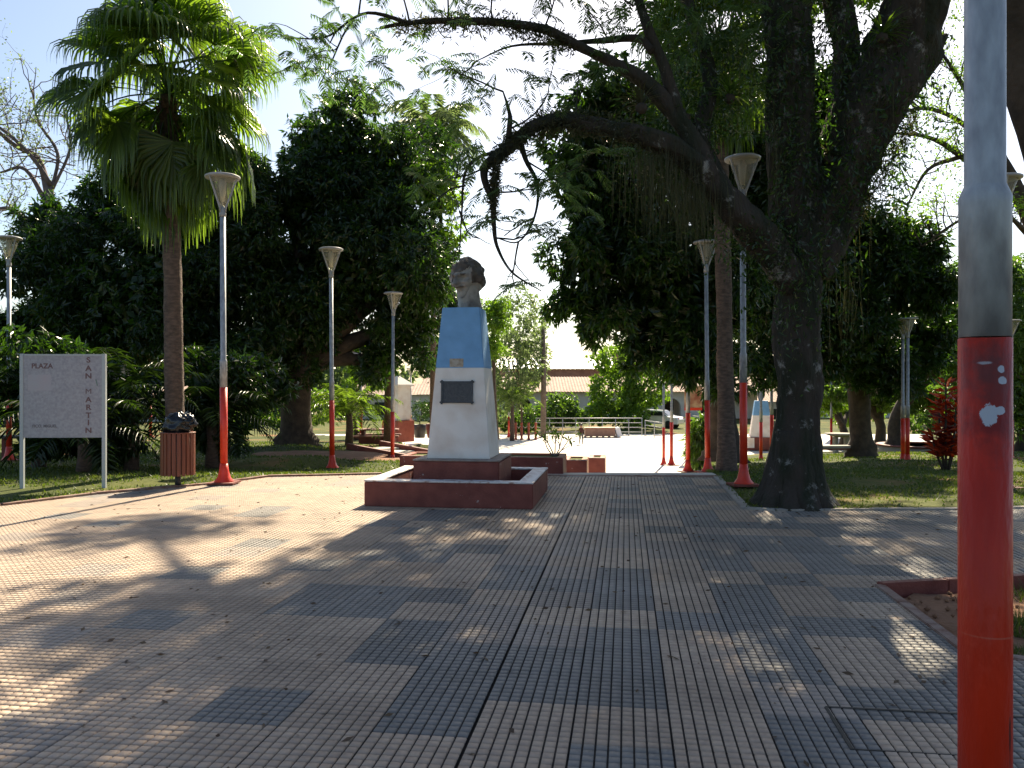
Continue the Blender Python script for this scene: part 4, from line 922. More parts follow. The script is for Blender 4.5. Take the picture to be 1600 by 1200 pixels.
# ------------------------------------------------------------------ child walking on the plaza
def make_child(loc):
    pr = empty('person', loc, R(190), label='small child in dark red shirt and grey trousers walking across the bright plaza', cat='person')
    V = {'pel': (0, 0, .55), 'sp': (0, 0, .68), 'ch': (.0, .01, .82), 'nk': (0, .01, .93), 'hd': (0, .025, 1.0), 'ht': (0, .02, 1.08),
         'hl': (-.065, 0, .54), 'kl': (-.07, .10, .30), 'al': (-.07, .02, .06), 'tl': (-.07, .13, .035),
         'hr': (.065, 0, .54), 'kr': (.07, .02, .30), 'ar': (.07, -.14, .09), 'tr': (.07, -.04, .035),
         'sl': (-.11, .01, .86), 'el': (-.15, -.06, .70), 'wl': (-.14, .02, .56), 'fl': (-.14, .05, .50),
         'sr': (.11, .01, .86), 'er': (.15, .04, .70), 'wr': (.14, .15, .60), 'fr': (.135, .19, .56)}
    Ed = [('pel', 'sp'), ('sp', 'ch'), ('ch', 'nk'), ('nk', 'hd'), ('hd', 'ht'), ('pel', 'hl'), ('hl', 'kl'), ('kl', 'al'), ('al', 'tl'), ('pel', 'hr'), ('hr', 'kr'), ('kr', 'ar'), ('ar', 'tr'),
          ('ch', 'sl'), ('sl', 'el'), ('el', 'wl'), ('wl', 'fl'), ('ch', 'sr'), ('sr', 'er'), ('er', 'wr'), ('wr', 'fr')]
    Rr = dict(pel=.095, sp=.09, ch=.10, nk=.04, hd=.075, ht=.07, hl=.075, kl=.05, al=.033, tl=.025, hr=.075, kr=.05, ar=.033, tr=.025, sl=.05, el=.033, wl=.022, fl=.02, sr=.05, er=.033, wr=.022, fr=.02)
    ks = list(V); me = bpy.data.meshes.new('body'); me.from_pydata([V[k] for k in ks], [(ks.index(a), ks.index(b_)) for a, b_ in Ed], [])
    o = link('body', me, None, pr)
    md = o.modifiers.new('skin', 'SKIN'); o.modifiers.new('sub', 'SUBSURF').levels = 1; o.modifiers['sub'].render_levels = 2
    for i, k in enumerate(ks): me.skin_vertices[0].data[i].radius = (Rr[k], Rr[k] * .85); me.skin_vertices[0].data[i].use_root = (k == 'pel')
    m = bpy.data.materials.new('child_clothes_and_skin'); m.use_nodes = True; t = m.node_tree; b = t.nodes['Principled BSDF']; b.inputs['Roughness'].default_value = .85
    tc = t.nodes.new('ShaderNodeTexCoord'); s_ = t.nodes.new('ShaderNodeSeparateXYZ'); r = t.nodes.new('ShaderNodeValToRGB'); r.color_ramp.interpolation = 'CONSTANT'
    t.links.new(tc.outputs['Object'], s_.inputs[0]); dv_ = t.nodes.new('ShaderNodeMath'); dv_.operation = 'DIVIDE'; dv_.inputs[1].default_value = 1.15; t.links.new(s_.outputs[2], dv_.inputs[0]); t.links.new(dv_.outputs[0], r.inputs[0]); t.links.new(r.outputs[0], b.inputs['Base Color'])
    e = r.color_ramp.elements; e[0].position = 0; e[0].color = (.03, .025, .02, 1); e[1].position = .055; e[1].color = (.10, .10, .10, 1)
    for ps, cl in ((.52, (.06, .016, .016)), (.795, (.32, .17, .11))): x_ = e.new(ps); x_.color = (*cl, 1)
    me.materials.append(m)
    blobmesh('hair', (0, -.01, 1.09), (.088, .095, .075), .12, 3, M_black, pr, 2, 18, 12)
    blobmesh('nose', (0, .10, 1.035), (.012, .016, .014), .02, 3, m, pr, 2, 8, 6)
    return pr
p = W(908, 697, 46); make_child((p.x, p.y, -1.65))

# ------------------------------------------------------------------ palms
def fan_leaf(Vs, Fs, org, az, el, pet, rad, nseg=30, droop=1.0, spread=R(155), tipdroop=1.0, fold=.35, roll=.35):
    """one costapalmate leaf: petiole arcing out, blade of folded segments whose free tips hang"""
    org = np.array(org, float); h = np.array([math.cos(az), math.sin(az), 0]); up = np.array([0, 0, 1.])
    ro = random.gauss(0, roll); side = np.array([-math.sin(az) * math.cos(ro), math.cos(az) * math.cos(ro), math.sin(ro)])
    # petiole
    n = 5; pts = []; e = el; p = org.copy()
    for k in range(n + 1):
        pts.append(p.copy()); p = p + (h * math.cos(e) + up * math.sin(e)) * pet / n; e -= .10 * droop
    off = sum(len(v) for v in Vs); v = []; f = []
    for k, q in enumerate(pts):
        w_ = .022 - .002 * k; v += [q - side * w_, q + side * w_, q + up * .012]
    for k in range(n):
        for a_, b__ in ((0, 1), (1, 2), (2, 0)): f += [(off + 3 * k + a_, off + 3 * k + b__, off + 3 * k + 3 + b__), (off + 3 * k + a_, off + 3 * k + 3 + b__, off + 3 * k + 3 + a_)]
    Vs.append(np.array(v)); Fs.append(np.array(f)); c = pts[-1]
    fw = h * math.cos(e - .2) + up * math.sin(e - .2); nrm = np.cross(side, fw); nrm = nrm / np.linalg.norm(nrm); 
    if nrm[2] < 0: nrm = -nrm
    off = sum(len(q) for q in Vs); v = []; f = []
    ns = 7
    for s in range(nseg):
        ph = spread * (s / (nseg - 1) - .5) * 2 * .5 * 2 * .5
        ph = (s / (nseg - 1) - .5) * spread * 2 * .62
        d0 = fw * math.cos(ph) + side * math.sin(ph); rl = rad * (1 - .22 * abs(ph) / 1.8) * random.uniform(.9, 1.08)
        p = c.copy(); d = d0 - nrm * .0 + nrm * (.12); cw = None; base = len(v)
        for k in range(ns + 1):
            t_ = k / ns; g = max(0, t_ - .42) * 2.3 * droop * tipdroop
            wdt = rad * spread * 1.24 / nseg * .5 * (min(t_, .45) if t_ < .45 else .45 * (1 - (t_ - .45) / .57)) * 1.0 + .002
            sd_ = np.cross(d0, nrm); zz_ = nrm * wdt * fold * (1)
            v += [p - sd_ * wdt - zz_, p + zz_ * 1.0, p + sd_ * wdt - zz_]
            dd = d * (1 - min(.93, g)) + np.array([random.gauss(0, .04), random.gauss(0, .04), -g * 1.1]); dd = dd / np.linalg.norm(dd); p = p + dd * rl / ns
        for k in range(ns):
            b__ = off + base + 3 * k
            f += [(b__, b__ + 1, b__ + 4), (b__, b__ + 4, b__ + 3), (b__ + 1, b__ + 2, b__ + 5), (b__ + 1, b__ + 5, b__ + 4)]
    Vs.append(np.array(v)); Fs.append(np.array(f))
def fan_palm(px, base_py, crown_py, d, label, r0=.17, R_leaf=1.2, nleaf=44, lean=0, seed=1, skirt=14, petl=1.1, lower=-1.1):
    random.seed(seed); b = W(px, base_py, d); top = W(px + lean, crown_py, d); zg = gz(b.x, b.y)
    r = empty('fan_palm', (b.x, b.y, zg), label=label, cat='palm', group='fan palms')
    H = top.z - zg; lx = top.x - b.x; mb = MB(); n = 60
    pts = [(lx * (k / n) ** 1.5, 0, -.15 + (H + .15) * k / n) for k in range(n + 1)]
    mb.tube(pts, [r0 * (1.35 - .35 * min(1, k / 8)) * (1 - .12 * k / n) * (1 + .05 * (k % 2)) for k in range(n + 1)], 18, rough=.10); mb.build('trunk', M_palmbark, r)
    Vs, Fs = [], []; top_l = np.array([lx, 0, H])
    for k in range(nleaf):
        t_ = k / nleaf; az = k * 2.399 + random.uniform(-.5, .5); el = R(78) - t_ * (R(78) - lower) ; fan_leaf(Vs, Fs, top_l + np.array([0, 0, -.55 * t_ + .2]), az, el + random.uniform(-.3, .3), petl * random.uniform(.65, 1.15), R_leaf * random.uniform(.7, 1.1), 30, droop=random.uniform(.8, 1.3) + .6 * t_, roll=.4)
    mesh_np('crown', np.concatenate(Vs), np.concatenate(Fs), L_palm, r)
    Vs, Fs = [], []
    for k in range(skirt):
        az = random.uniform(0, 6.28); fan_leaf(Vs, Fs, top_l + np.array([0, 0, -.5 - .35 * random.random()]), az, R(-55) + random.uniform(-.2, .2), .55, .75 * random.uniform(.6, 1), 16, droop=2.0)
    mesh_np('dead_skirt', np.concatenate(Vs), np.concatenate(Fs), L_dead, r)
    Vs = []
    for k in range(40):  # old leaf bases
        a = k * 2.399; z = H - .25 - k * .018; rr = r0 * 1.0; h = np.array([math.cos(a), math.sin(a), 0]); s = np.array([-h[1], h[0], 0]); o_ = np.array([lx, 0, z])
        Vs.append([o_ + h * rr - s * .05, o_ + h * rr + s * .05, o_ + h * (rr + .13) + np.array([0, 0, .2])])
    Vs = np.array(Vs).reshape(-1, 3); mesh_np('leaf_bases', Vs, np.arange(len(Vs)).reshape(-1, 3), M_palmbark, r)
    return r
fan_palm(274, 735, 150, 15.2, 'tall fan palm with droopy tipped leaves above the litter bin on the left', r0=.165, R_leaf=1.35, nleaf=100, lean=-12, seed=6, petl=1.35, skirt=18, lower=-1.0)
fan_palm(1135, 737, 80, 17.0, 'dark fan palm standing behind the giant tree, trunk beside the lamp post', r0=.165, R_leaf=1.2, nleaf=64, lean=-14, seed=9, petl=1.1, skirt=34, lower=-1.25)

def feather_frond(Vs, Fs, org, az, el, L, n=26, lw=.35, droop=1.2, wd=.03):
    org = np.array(org, float); h = np.array([math.cos(az), math.sin(az), 0]); up = np.array([0, 0, 1.]); side = np.array([-math.sin(az), math.cos(az), 0])
    p = org.copy(); e = el; off = sum(len(v) for v in Vs); v = []; f = []
    for k in range(n):
        t_ = k / n; d = h * math.cos(e) + up * math.sin(e); q = p + d * L / n; 
        v += [p + up * .01, p - up * .01, q - up * .01]; b = off + len(v) - 3; f.append((b, b + 1, b + 2))
        ll = lw * math.sin(math.pi * (.12 + .84 * t_)) ** .7
        for s in (-1, 1):
            dd = side * s * .8 + d * .45 + up * random.uniform(-.55, .15); dd = dd / np.linalg.norm(dd); m_ = p + dd * ll * .5; tip = p + dd * ll + up * (-.25 * ll)
            ww = d * wd; b = off + len(v); v += [p, m_ - ww * .5, tip, m_ + ww * .5]; f += [(b, b + 1, b + 2), (b, b + 2, b + 3)]
        p = q; e -= droop / n
    Vs.append(np.array(v)); Fs.append(np.array(f))
def feather_palm(X, Y, z0, H, label, nl=14, L=2.0, lw=.4, m=None, droop=1.6, el0=R(75), el1=R(5), group='feather leaved palms', r0=.12, n=26, name='feather_palm', wd=.03):
    r = empty(name, (X, Y, z0), label=label, cat='palm', group=group)
    MB().tube([(0, 0, -.1), (.03, 0, H * .5), (0, 0, H)], [r0 * 1.2, r0, r0 * .8], 10, rough=.1).build('trunk', M_palmbark, r)
    Vs, Fs = [], []
    for k in range(nl): feather_frond(Vs, Fs, (0, 0, H), k * 2.399, el0 + (el1 - el0) * k / nl, L * random.uniform(.8, 1.15), n, lw, droop, wd)
    mesh_np('crown', np.concatenate(Vs), np.concatenate(Fs), m or L_palm, r); return r
p = W(676, 205, 36); feather_palm(p.x, p.y, gz(p.x, p.y), p.z - gz(p.x, p.y), 'feathery palm crown rising behind the big left mango', 34, 3.0, .75, L_far, wd=.06, el0=R(80), el1=R(-30), droop=1.9, n=34)
p = W(608, 480, 29); pz_ = gz(p.x, p.y)
feather_palm(p.x, p.y, pz_, 5.6, 'straight palm trunk beside the third lamp post, crown lost in mango leaves', 14, 2.0, .4, r0=.17)
for px, py, d, H, lab in ((205, 715, 16.5, 1.5, 'young palm with bright backlit fronds behind the litter bin'), (60, 715, 17.2, 1.2, 'wide low palm filling the shade behind the plaza sign'), (330, 712, 17.5, 1.0, 'low dark palm clump just behind the tall left lamp post'), (130, 720, 15.5, .7, 'stemless dark palm directly behind the right post of the sign'), (545, 690, 28, 1.2, 'small palm with pale shiny fronds behind the second left lamp post'), (800, 684, 49, 2.4, 'feathery palm by the bollards beside the pedestal')):
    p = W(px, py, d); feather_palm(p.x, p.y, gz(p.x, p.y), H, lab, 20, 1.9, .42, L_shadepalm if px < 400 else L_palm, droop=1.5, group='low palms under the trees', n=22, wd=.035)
# ------------------------------------------------------------------ broadleaf trees
CK = dict(L=.24, Wd=.062, dens=44, k=7, droop=.8)
def tr(name, bpx, bpy_, bd, lobes, label, cat='tree', group=None, m=None, bark=None, r=.3, **ck):
    p = W(bpx, bpy_, bd); kw = dict(CK); kw.update(ck)
    return trunk_tree(name, (p.x, p.y, p.z), lobes, label, cat, group, m or L_mango, bark, r, kw)
tr('mango_tree', 463, 700, 26.5, [PL(520, 235, 27, 95, 80), PL(600, 290, 27, 90, 95), PL(470, 320, 26.5, 60, 90), PL(570, 400, 26.5, 120, 110), PL(470, 470, 26.5, 100, 100), PL(655, 420, 27, 48, 70), PL(640, 510, 27, 62, 60), PL(590, 565, 27, 50, 35), PL(425, 560, 26.5, 50, 45)],
   'huge dark mango tree left of the monument, thick flaring trunk in the shade', r=.6, group='dark mango trees', dens=38)
tr('mango_tree', 330, 700, 26, [PL(330, 430, 25, 110, 120), PL(120, 430, 25, 105, 100), PL(230, 480, 24, 130, 120), PL(80, 345, 26, 45, 50), PL(385, 330, 25, 50, 90), PL(60, 520, 25, 70, 70), PL(380, 560, 24, 70, 60), PL(230, 350, 26, 120, 80)],
   'broad dark tree mass behind the tall fan palm and lamp on the left', r=.4, group='dark mango trees')
tr('mango_tree', 1130, 712, 21.5, [PL(962, 180, 20, 84, 66), PL(918, 275, 20, 72, 100), PL(1100, 190, 21, 90, 90), PL(1150, 320, 21, 70, 110), PL(1010, 320, 20, 115, 130), PL(928, 400, 19.5, 70, 70), PL(905, 470, 20, 40, 40), PL(1050, 470, 20, 115, 100), PL(928, 500, 20, 34, 40), PL(1095, 560, 20, 75, 55), PL(1000, 545, 20, 40, 36), PL(1080, 200, 20.5, 90, 90)],
   'dense dark mango tree hanging over the plaza right of the sky gap', r=.45, group='dark mango trees')
tr('mango_tree', 1345, 712, 26, [PL(1375, 385, 24, 66, 90), PL(1425, 450, 24, 52, 70), PL(1330, 520, 24, 85, 65), PL(1445, 540, 25, 50, 55), PL(1380, 580, 25, 70, 40), PL(1300, 420, 24, 80, 100), PL(1210, 470, 25, 80, 110), PL(1230, 330, 25, 90, 100), PL(1175, 200, 23, 60, 75), PL(1260, 170, 25, 70, 85), PL(1330, 230, 26, 45, 80), PL(1200, 580, 25, 50, 32)],
   'dark mango tree behind the giant trunk, leaves reaching down to the lawn', r=.4, group='dark mango trees')
tr('shade_tree', 1398, 706, 34, [PL(1480, 470, 33, 60, 80), PL(1500, 560, 34, 60, 50), PL(1440, 620, 35, 45, 22)], 'slender dark trunked tree beyond the lawn with leaves behind the cordyline', r=.35, m=L_mid, dens=26)
tr('shade_tree', 1375, 703, 40, [PL(1380, 620, 40, 60, 25), PL(1320, 600, 40, 60, 30)], 'leaning thin tree near the parked cars on the right', r=.3, m=L_mid, dens=26, L=.3, Wd=.1)
tr('shade_tree', 1320, 698, 42, [PL(1330, 640, 44, 40, 25), PL(1280, 620, 42, 45, 22)], 'slim tree with yellow green leaves right behind the silver cars', r=.25, m=L_bright, dens=20, L=.3, Wd=.1)
tr('shade_tree', 1600, 710, 31, [PL(1560, 430, 30, 50, 60), PL(1590, 520, 30, 65, 75), PL(1545, 600, 31, 45, 45), PL(1600, 640, 30, 40, 40)], 'leafy tree at the right edge behind the near red post', r=.3, m=L_mid, dens=30)
tr('shade_tree', 815, 680, 55, [PL(812, 500, 52, 40, 45), PL(800, 570, 52, 45, 50), PL(835, 560, 54, 22, 55), PL(780, 620, 52, 30, 30)], 'grey green tree between the pedestal and the tall pole', r=.1, m=L_far, dens=12, L=.3, Wd=.1, k=5, core=False, amp=.5)
tr('shade_tree', 775, 682, 42, [PL(772, 490, 42, 24, 36), PL(768, 540, 42, 22, 30)], 'bright backlit leaves of a young tree peeking out right of the stone head', r=.12, m=L_bright, dens=26, k=6)
tr('shade_tree', 985, 664, 62, [PL(975, 560, 62, 50, 24), PL(960, 610, 62, 42, 34), PL(1010, 600, 62, 36, 40), PL(940, 645, 61, 28, 18), PL(985, 650, 61, 30, 18), PL(1040, 560, 62, 26, 26)], 'loose light green tree in front of the arcaded building', r=.2, m=L_bright, dens=13, L=.34, Wd=.14, k=5, core=False)
tr('shrub', 872, 664, 60, [PL(870, 640, 60, 34, 24), PL(895, 650, 60, 20, 14)], 'round green shrub in front of the arcades near the tall pole', 'shrub', r=.1, m=L_mid, dens=16, L=.3, Wd=.12, core=False)
tr('shrub', 820, 672, 57, [PL(820, 655, 57, 30, 20), PL(790, 655, 57, 20, 18)], 'low flowering shrub behind the roped bollards', 'shrub', r=.1, m=L_mid, dens=16, L=.26, Wd=.12, core=False)
tr('shade_tree', 555, 690, 34, [PL(560, 560, 34, 30, 40), PL(545, 620, 33, 22, 30), PL(590, 590, 36, 20, 24)], 'small tree with green leaves between second lamp post and pillar', r=.14, m=L_bright, dens=24, k=6)
tr('shade_tree', 690, 684, 44, [PL(680, 560, 44, 40, 45), PL(700, 480, 40, 36, 40)], 'dark leaved tree tucked behind the left edge of the pedestal', r=.16, m=L_mango, dens=30, k=6)
tr('shrub', 170, 735, 16.6, [PL(150, 610, 16.6, 85, 70), PL(70, 590, 17, 80, 75), PL(170, 690, 16.4, 40, 34), PL(100, 690, 16.6, 75, 30)], 'dense dark shrubbery right behind the plaza sign', 'shrub', r=.1, m=L_mango, L=.2, Wd=.06, dens=50)
tr('shrub', 345, 722, 17.8, [PL(345, 600, 18, 62, 62), PL(340, 680, 17.8, 40, 34), PL(410, 600, 19, 45, 50)], 'dark shrub behind the tall left lamp post', 'shrub', r=.1, m=L_mango, L=.2, Wd=.06, dens=50)
# hanging plant by the right palm
tr('shrub', 1096, 738, 23.0, [PL(1092, 695, 23, 14, 32), PL(1096, 665, 23, 11, 20)], 'narrow drooping dark shrub at the foot of the right palm', 'shrub', r=.04, m=L_mid, L=.32, Wd=.05, dens=70, k=7, droop=1.6, core=False)
# bright spray left of the monument head, spray of light leaves
tr('shade_tree', 700, 690, 30, [PL(668, 280, 27, 36, 26), PL(690, 300, 27, 34, 34), PL(705, 360, 27, 22, 20)], 'young sunlit bright green tree in front of the left mango', r=.09, m=L_bright, dens=14, k=6, L=.26, Wd=.09, core=False)
# far tree masses closing the view
fl = []
for x_ in range(-110, 120, 9):
    if -14 < x_ < 24: continue
    fl.append(((x_ + random.uniform(-2, 2), 108 + random.uniform(-8, 8), 1.0), (7, 5, random.uniform(3.5, 6.5))))
tag(crown(fl, 'treeline', L_far, None, L=.9, Wd=.5, dens=2.2, k=5, core=False), kind='stuff')
for lab, px, d, xs_ in (('leafy hedge tree far left behind the bright path', 20, 52, ((20, 640), (80, 625), (150, 640))), ('leafy far tree behind the left mango trunk', 400, 55, ((380, 645), (440, 640), (500, 635))), ('far tree on the right beyond the cars', 1480, 58, ((1440, 650), (1500, 640), (1560, 650)))):
    tr('shade_tree', px, 676, d, [PL(a_, b__, d, 36, 26) for a_, b__ in xs_], lab, r=.2, m=L_mid, dens=12, L=.36, Wd=.16, k=5, core=False)

# frangipani in planter: bare forked stems with leaf tufts
p = W(866, 712, 15.5); fr = empty('frangipani', (p.x, p.y, .24), label='small forked frangipani with few leaves in the long planter behind the monument', cat='shrub'); mb = MB(); random.seed(4); tips = []
for a_ in (-.9, -.45, .1, .5, .95): tips += limbs(mb, (0, 0, 0), (math.sin(a_), random.uniform(-.3, .3), math.cos(a_)), .42, .014, 1, bend=.25, n=2, sides=5)
mb.build('stems', M_bareb, fr); P = np.repeat(np.array([t_[0] for t_ in tips]), 7, 0); v, f = leaf_arrays(P, rng.normal(0, 1, (len(P), 3)) + [0, 0, .4], rng.uniform(.07, .13, len(P)), np.full(len(P), .035)); mesh_np('leaves', v, f, L_bright, fr)

# red cordyline
p = W(1478, 728, 19.5); cz = gz(p.x, p.y); cd = empty('cordyline', (p.x, p.y, cz), label='cordyline plant with glossy dark red and orange leaves left of the near post', cat='plant'); random.seed(12)
H = (728 - 590) / F * 19.5; mb = MB(); Vb, Db = [], []
for sx, sy, hh in ((0, 0, 1), (-.28, .1, .42), (.2, -.1, .8), (-.12, .1, .75), (.30, 0, .55)):
    mb.tube([(sx * .2, sy * .2, 0), (sx * .7, sy, H * hh * .5), (sx, sy, H * hh)], [.03, .025, .018], 6)
    for z_ in np.arange(.22 if hh > .6 else .3, 1.001, .045):
        for k in range(5):
            a_ = random.uniform(0, 6.28); Vb.append((sx * z_, sy * z_, H * hh * z_)); Db.append((math.cos(a_), math.sin(a_), random.uniform(.1, .9) * (1 if z_ > .9 else .5)))
mb.build('stems', M_bark2, cd); Vb, Db = np.array(Vb), np.array(Db); v, f = leaf_arrays(Vb, Db, rng.uniform(.26, .42, len(Vb)), rng.uniform(.07, .11, len(Vb)), .15); mesh_np('leaves', v, f, L_redti, cd)

# ------------------------------------------------------------------ the giant tree
random.seed(77)
g0 = W(1240, 795, 10.9); gt = empty('giant_tree', (g0.x, g0.y, 0), label='giant old tree with forked epiphyte covered trunk on the right, limbs arching over the paving', cat='tree')
def Q(px, py, d): p = W(px, py, d); return (p.x - g0.x, p.y - g0.y, p.z)
mb = MB()
def big(pts, ws, n=9, sides=20, rough=.42):
    pp = catmull([Q(*q) for q in pts], n); rr = []
    for i in range(len(pts) - 1):
        for k in range(n): rr.append((ws[i] + (ws[i + 1] - ws[i]) * k / n) / F * 10.9 / 2)
    rr.append(ws[-1] / F * 10.9 / 2); mb.tube(pp, rr, sides, rough=rough, seed=len(mb.bm.verts) * .01)
big([(1243, 812, 10.9), (1243, 790, 10.9), (1242, 740, 10.9), (1248, 640, 10.9), (1248, 520, 10.9), (1250, 420, 10.9), (1248, 340, 10.9), (1240, 240, 10.9), (1235, 130, 10.8), (1228, 20, 10.7), (1215, -120, 10.6), (1180, -300, 10.3)],
    [126, 100, 78, 62, 66, 76, 88, 76, 70, 68, 60, 36], 12, 48, .26)
for k in range(11):   # root flares
    a_ = 2 * math.pi * k / 11 + .3; pts = [(.10 * math.cos(a_), .10 * math.sin(a_), .95), (.20 * math.cos(a_), .20 * math.sin(a_), .42), (.33 * math.cos(a_), .33 * math.sin(a_), .10), (.50 * math.cos(a_), .50 * math.sin(a_), -.12)]
    mb.tube(catmull(pts, 4), [.17 - .002 * i for i in range(13)], 14, rough=.25)
big([(1265, 430, 10.9), (1290, 340, 10.9), (1325, 250, 10.8), (1370, 160, 10.7), (1410, 70, 10.6), (1440, -20, 10.4), (1480, -180, 10.2)], [60, 76, 88, 98, 96, 86, 56], 10, 28)
big([(1390, 150, 10.7), (1440, 100, 10.9), (1478, 55, 11)], [60, 36, 8], 5, 16)
big([(1270, 300, 11), (1310, 200, 11.1), (1325, 100, 11.2), (1310, 0, 11.3), (1290, -160, 11.5)], [44, 44, 42, 40, 30], 5, 18)
big([(1235, 440, 10.8), (1195, 375, 10.4), (1150, 330, 10.1), (1105, 275, 9.9), (1060, 235, 9.7), (1000, 212, 9.6), (940, 198, 9.5), (880, 187, 9.4), (835, 197, 9.3), (805, 222, 9.3), (775, 246, 9.2), (757, 262, 9.2), (758, 285, 9.2), (770, 315, 9.2), (772, 350, 9.2), (777, 385, 9.2), (800, 425, 9.2), (846, 455, 9.2)],
    [56, 50, 44, 37, 31, 26, 23, 21, 19, 17, 14, 11, 9, 7.5, 6, 4.5, 3, 1.2], 9, 16)
big([(1110, 280, 9.9), (1070, 200, 9.8), (1010, 130, 9.7), (950, 95, 9.6), (900, 70, 9.5), (850, 45, 9.4), (780, 35, 9.3), (700, 32, 9.2), (640, 36, 9.2), (594, 44, 9.2)], [28, 26, 21, 16, 14, 12, 10, 8, 6, 4], 9, 12)
big([(1070, 200, 9.8), (1040, 110, 9.7), (1010, 40, 9.6), (985, -40, 9.5)], [22, 16, 13, 9], 5, 10)
big([(1020, 80, 9.6), (1000, 60, 9.7), (950, 62, 9.8), (880, 68, 9.8), (800, 72, 9.8), (745, 95, 9.8)], [12, 10, 8, 5, 3, 1.5], 5, 8)
big([(812, 215, 9.3), (822, 250, 9.3), (840, 290, 9.4), (835, 340, 9.4), (810, 378, 9.4), (775, 372, 9.4)], [8, 6, 4.5, 3.5, 2.5, 1.5], 5, 8)
big([(795, 235, 9.3), (750, 245, 9.1), (727, 270, 9.0), (722, 320, 9.0), (718, 395, 9.0)], [6, 4.5, 3.5, 2.5, 1.5], 5, 7)
big([(793, 225, 9.3), (797, 190, 9.2), (795, 172, 9.2), (786, 143, 9.1)], [9, 7, 5, 2], 4, 8)
big([(1150, 330, 10.1), (1095, 230, 10.3), (1110, 130, 10.4), (1080, 20, 10.5), (1040, -80, 10.6)], [34, 27, 22, 18, 12], 5, 12)
big([(640, 36, 9.2), (575, 20, 9.0), (530, 45, 8.9), (515, 68, 8.9)], [5, 4, 3, 1.5], 5, 6)
limb_tips = []
spr = []
def twigs_at(px, py, d, dx, dz, L, r, dep=1):
    limb_tips.extend(limbs(mb, Q(px, py, d), (dx, random.uniform(-.5, .5), dz), L, r, dep, bend=.3, n=3, sides=5))
for px, py, d, dx, dz, L in ((786, 143, 9.1, -.6, .3, .7), (800, 200, 9.2, .7, .4, .8), (770, 300, 9.2, .7, -.1, .6), (835, 340, 9.4, -.5, -.3, .6), (757, 262, 9.2, -.7, -.3, .6), (775, 372, 9.4, .9, .0, .5), (727, 290, 9, -.8, -.1, .6), (840, 290, 9.4, .5, .2, .7), (810, 378, 9.4, -.3, -.8, .5), (900, 190, 9.4, .1, .9, .6), (530, 45, 8.9, -.7, -.5, .7), (545, 40, 8.9, -.2, -.9, .7), (560, 25, 9, .1, .8, .6), (640, 36, 9.2, -.1, .9, .6), (700, 32, 9.2, .2, 1, .6), (770, 34, 9.3, -.2, 1, .6), (850, 45, 9.4, .2, .9, .6), (990, 10, 9.5, -.7, .4, .9), (745, 95, 9.8, -.4, -.7, .3), (950, 62, 9.8, -.3, .8, .5), (820, 250, 9.3, .6, -.4, .6), (718, 330, 9, .2, -.5, .5)):
    twigs_at(px, py, d, dx, dz, L, .012)
mb.build('trunk', M_bark, gt)
# feathery leaves near the visible limb tips
def bip(Vs, Fs, org, az, el, L):
    X_, Y_, Z_ = org[0] + g0.x, org[1] + g0.y, org[2]; sx_, sy_ = CX + F * X_ / Y_, HY - F * (Z_ - EYE) / Y_
    if 660 < sx_ < 800 and 350 < sy_ < 520: return
    feather_frond(Vs, Fs, org, az, el, L, n=13, lw=.105, droop=.7, wd=.018)
Vs, Fs = [], []
for q_, d_ in limb_tips:
    for k in range(random.randint(1, 3)): bip(Vs, Fs, tuple(q_), random.uniform(0, 6.28), random.uniform(-.5, .7), random.uniform(.22, .42))
for px, py, d, n_, sp_ in ((560, 130, 8.6, 24, .33), (470, 95, 8.6, 12, .24), (480, 60, 8.7, 14, .35), (540, 15, 8.8, 18, .4), (650, 8, 9, 14, .45), (760, 5, 9.2, 14, .4), (930, 5, 9.5, 14, .4), (800, 130, 9.1, 12, .35), (740, 150, 9.1, 8, .22), (725, 225, 9.1, 8, .2), (1080, 30, 9.9, 40, .5), (1160, 20, 10.1, 40, .5), (850, 280, 9.4, 14, .3), (700, 290, 9.1, 16, .3), (1010, 20, 9.6, 30, .4)):
    for k in range(n_):
        c_ = Q(px, py, d); bip(Vs, Fs, (c_[0] + random.gauss(0, sp_), c_[1] + random.gauss(0, .3), c_[2] + random.gauss(0, sp_ * .6)), random.uniform(0, 6.28), random.uniform(-.8, .5), random.uniform(.2, .4))
mesh_np('feathery_leaves', np.concatenate(Vs), np.concatenate(Fs), L_feather, gt)
# the crown overhead, out of the top of the frame
HI = [(1.6, 20.5, 13.2, 1.2, .4), (3.6, 22.0, 13.2, 1.8, .6), (.4, 25.0, 14.4, 1.1, .35), (4.6, 21.5, 12.5, 2.0, .7), (8.6, 23, 13, 2.4, .8), (2.2, 18.5, 11.6, 1.3, .5), (9.0, 19.5, 11.6, 1.7, .7), (11.5, 24, 14.2, 2.6, .8)]  # extra lobes out of view, added to cast shade on paving and lawn
cl = [((x_ - g0.x, y_ - g0.y, z_), (a_, a_, h_)) for x_, y_, z_, a_, h_ in ((3.5, 11, 10.2, 2.6, 1.4), (6.2, 9.5, 10.5, 2.4, 1.2), (5.5, 12.5, 9.6, 2.2, 1.2), (2.6, 14.2, 10.6, 2.2, 1.0), (3.0, 8.6, 9.2, 2.0, .9), (8.5, 12, 10, 2.4, 1.3), (3.2, 16.6, 11, 2.1, 1.1), *HI, (9.2, 15.5, 11, 2.2, 1.2))]
crown(cl, 'crown', L_mid, gt, L=.20, Wd=.08, dens=24, k=6, droop=.1, shell=.35, core=False, amp=.5)
mb = MB()
for c_, r_ in cl: mb.tube(catmull([(0, 0, 6.5), tuple(np.array(c_) * .5 + [0, 0, 4.2]), c_], 4), [.16 - .014 * i for i in range(9)], 8, rough=.2)
mb.build('upper_limbs', M_bark, gt)
